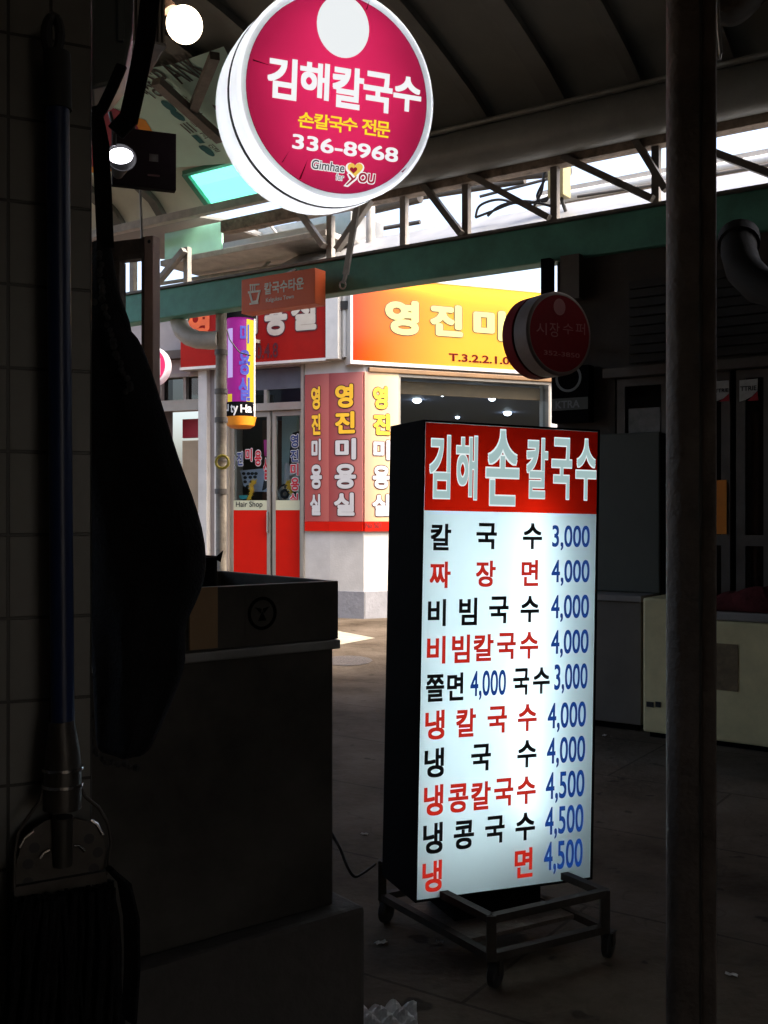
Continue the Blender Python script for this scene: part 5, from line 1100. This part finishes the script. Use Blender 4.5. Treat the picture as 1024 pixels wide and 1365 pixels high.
for b, p in (('손', (413, 448, 475, 520)), ('칼', (478, 455, 537, 525)), ('국', (537, 465, 592, 535)), ('수', (590, 470, 650, 532)), ('전', (670, 475, 725, 548)), ('문', (727, 485, 780, 557))): g_.ptext(RS, b, *cr(p[0], p[1]), *cr(p[2], p[3]), .0045, .022)
g_.build('yellow_lettering', emit('backlit yellow letters', lin(248, 222, 40), BK), rs_)
lo = MB(); lo.qtext(RS, 'Gimhae', cr(464, 640), cr(464, 678), cr(596, 690), .0042, .075, .12, .012); lo.ptext(RS, 'for', *cr(564, 696), *cr(594, 727), .0042, .06, 0., .1); lo.qtext(RS, 'OU', cr(652, 692), cr(652, 732), cr(717, 740), .0042, .09, .1, .03)
def heart(cx, cy, sx_, sy_): return [RS.uv(*cr(cx + sx_ * 16 * math.sin(t) ** 3 / 16, cy - sy_ * (13 * math.cos(t) - 5 * math.cos(2 * t) - 2 * math.cos(3 * t) - math.cos(4 * t)) / 16)) for t in [i * math.tau / 28 for i in range(28)]]
def flat(m, pts, d): m.add([RS.w(u, v, d) for u, v in pts], [tuple(range(len(pts)))])
flat(lo, [RS.uv(*cr(*p)) for p in ((608, 700), (622, 692), (636, 712), (660, 700), (648, 722), (612, 752), (594, 748), (618, 722))], .0042)
flat(lo, heart(640, 684, 38, 40), .0042); lo.build('logo_outline', W_, rs_)
hh = MB(); flat(hh, heart(641, 680, 31, 32), .0052); hh.build('logo_heart', emit('backlit logo yellow', lin(236, 196, 84), BK), rs_)
hh = MB(); flat(hh, heart(634, 684, 15, 15), .0058); hh.qtext(RS, 'OU', cr(652, 692), cr(652, 732), cr(717, 740), .0052, .03, .1); flat(hh, [RS.uv(*cr(*p)) for p in ((613, 702), (619, 699), (634, 716), (648, 706), (642, 718), (608, 746), (602, 744), (626, 720))], .0056)
hh.build('logo_red', emit('backlit logo red', lin(150, 30, 50), BK), rs_)
hh = MB(); hh.qtext(RS, 'Gimhae', cr(464, 640), cr(464, 678), cr(596, 690), .0052, .012, .12); hh.ptext(RS, 'for', *cr(564, 696), *cr(594, 727), .0052, .0, lean=.1); hh.build('logo_grey', mat('logo grey vinyl', (.03, .03, .035), .5), rs_)
cre = MB()
for pts in (((230, 238), (320, 270), (232, 246)), ((345, 655), (378, 606), (352, 652)), ((415, 720), (452, 640), (424, 720)), ((684, 40), (700, 0), (690, 40)), ((826, 690), (850, 672), (832, 694))): flat(cre, [RS.uv(*cr(*p)) for p in pts], .0036)
cre.build('film_crease', film('crease', lin(150, 40, 80), .1), rs_)
MB().tube([RS.w(.05, r1, -.13), RS.w(.05, r1 + .5, -.13)], .014, 10).build('hanger_pipe', M['truss'], rs_, smooth=True)

# ------------------------------------------------------------------ steel post in front, right
PPc = at(921, CY, 1.72); post = thing('steel_post', 'dark rusted steel post rising through the view on the right', 'post', Vector((PPc.x, PPc.y, 0)))
PQ = Plane(Vector((PPc.x, PPc.y, 0)), -18)
pw = .5 * 65 / F * 1.72
pm = MB()
rad = []
for i in range(25): a = math.pi * .5 + math.pi * 1.0 * i / 24; rad.append((-.012 + .026 * math.cos(a) * 1.05, .0 + .034 * math.sin(a)))
prof = rad + [(.014, -.034), (.014, .034)]
vs = []; nP = len(prof)
for z in (0, 3.7): vs += [PQ.w(u, z, d) for u, d in prof]
pm.add(vs, [(i, (i + 1) % nP, (i + 1) % nP + nP, i + nP) for i in range(nP)]); pm.build('round_pipe', M['rust'], post, smooth=True)
MB().box(PQ, .0165, 0, .040, 3.7, -.03, .03).build('square_tube', M['rust'], post, bevel=.004)
wl_ = MB()
zz = [.1 + i * .02 for i in range(170)]; wl_.tube([PQ.w(.0155, z, .032) for z in zz], [random.choice((.0015, .002, .003, .0038)) for z in zz], 6)
wl_.build('weld_seam', M['steel_dark'], post, smooth=True)
rd = MB(); rd.tube([at(956, -30, 1.9), at(958, 40, 1.9), at(961, 72, 1.9)], .0035, 8); rd.tube([at(961, 72, 1.9), at(960, 79, 1.9), at(956, 80, 1.9), at(955, 76, 1.9)], .002, 6)
tag(rd.build('hook_rod', M['steel'], None, smooth=True), 'thin steel hook rod hanging just right of the steel post', 'rod')
tp = MB(); tp.grid(lambda a, b: at(948 + a * 130, -40 + b * (66 + 14 * math.sin(a * 7)) - 25 * a * b, 2.1 + .05 * math.sin(b * 6 + a * 4)), 24, 12)
tag(tp.build('tarpaulin', mat('grey brown tarpaulin', (.14, .12, .10), .8, 0, .3, 5, .2, 30), None, smooth=True, solid=.004), 'sagging grey brown tarpaulin at the top right corner', 'tarpaulin')

# ------------------------------------------------------------------ litter
M['litter'] = mat('pale litter', (.55, .52, .48), .8, 0, .3, 40)
lit = ((486, 1113, 'scrap of white paper on the floor left of the stand'), (523, 1093, 'tiny paper crumb on the floor under the menu sign'), (508, 1258, 'small white butt on the floor near the stand wheel'), (586, 1257, 'cigarette butt on the floor below the stand rail'), (476, 1262, 'pale crumb on the floor by the plinth corner'), (806, 981, 'white scrap on the floor before the low cabinet'), (975, 1301, 'paper flake on the floor right of the steel post'))
for x, y, lab in lit:
    c = on_ground(x, y); a = random.uniform(0, 3); m_ = MB(); l = random.uniform(.008, .018)
    m_.grid(lambda i, j: c + Vector((math.cos(a) * (i - .5) * 2 * l - math.sin(a) * (j - .5) * l, math.sin(a) * (i - .5) * 2 * l + math.cos(a) * (j - .5) * l, .003 + .004 * math.sin(i * 5 + j * 3) ** 2)), 5, 4)
    tag(m_.build('litter', M['litter'], None, solid=.001), lab, 'litter', 'litter on the market floor')
cr_ = MB(); c0 = on_ground(512, 1372)
cr_.grid(lambda i, j: c0 + Vector(((i - .5) * .16, (j - .5) * .12, .012 + .022 * abs(math.sin(i * 11 + j * 4)) + .012 * math.sin(j * 17 + i * 5))), 22, 14)
tag(cr_.build('crumpled_wrapper', mat('crumpled foil wrapper', (.85, .80, .76), .35, .2, .5, 30), None, solid=.001), 'crumpled shiny wrapper on the floor at the bottom edge', 'wrapper')
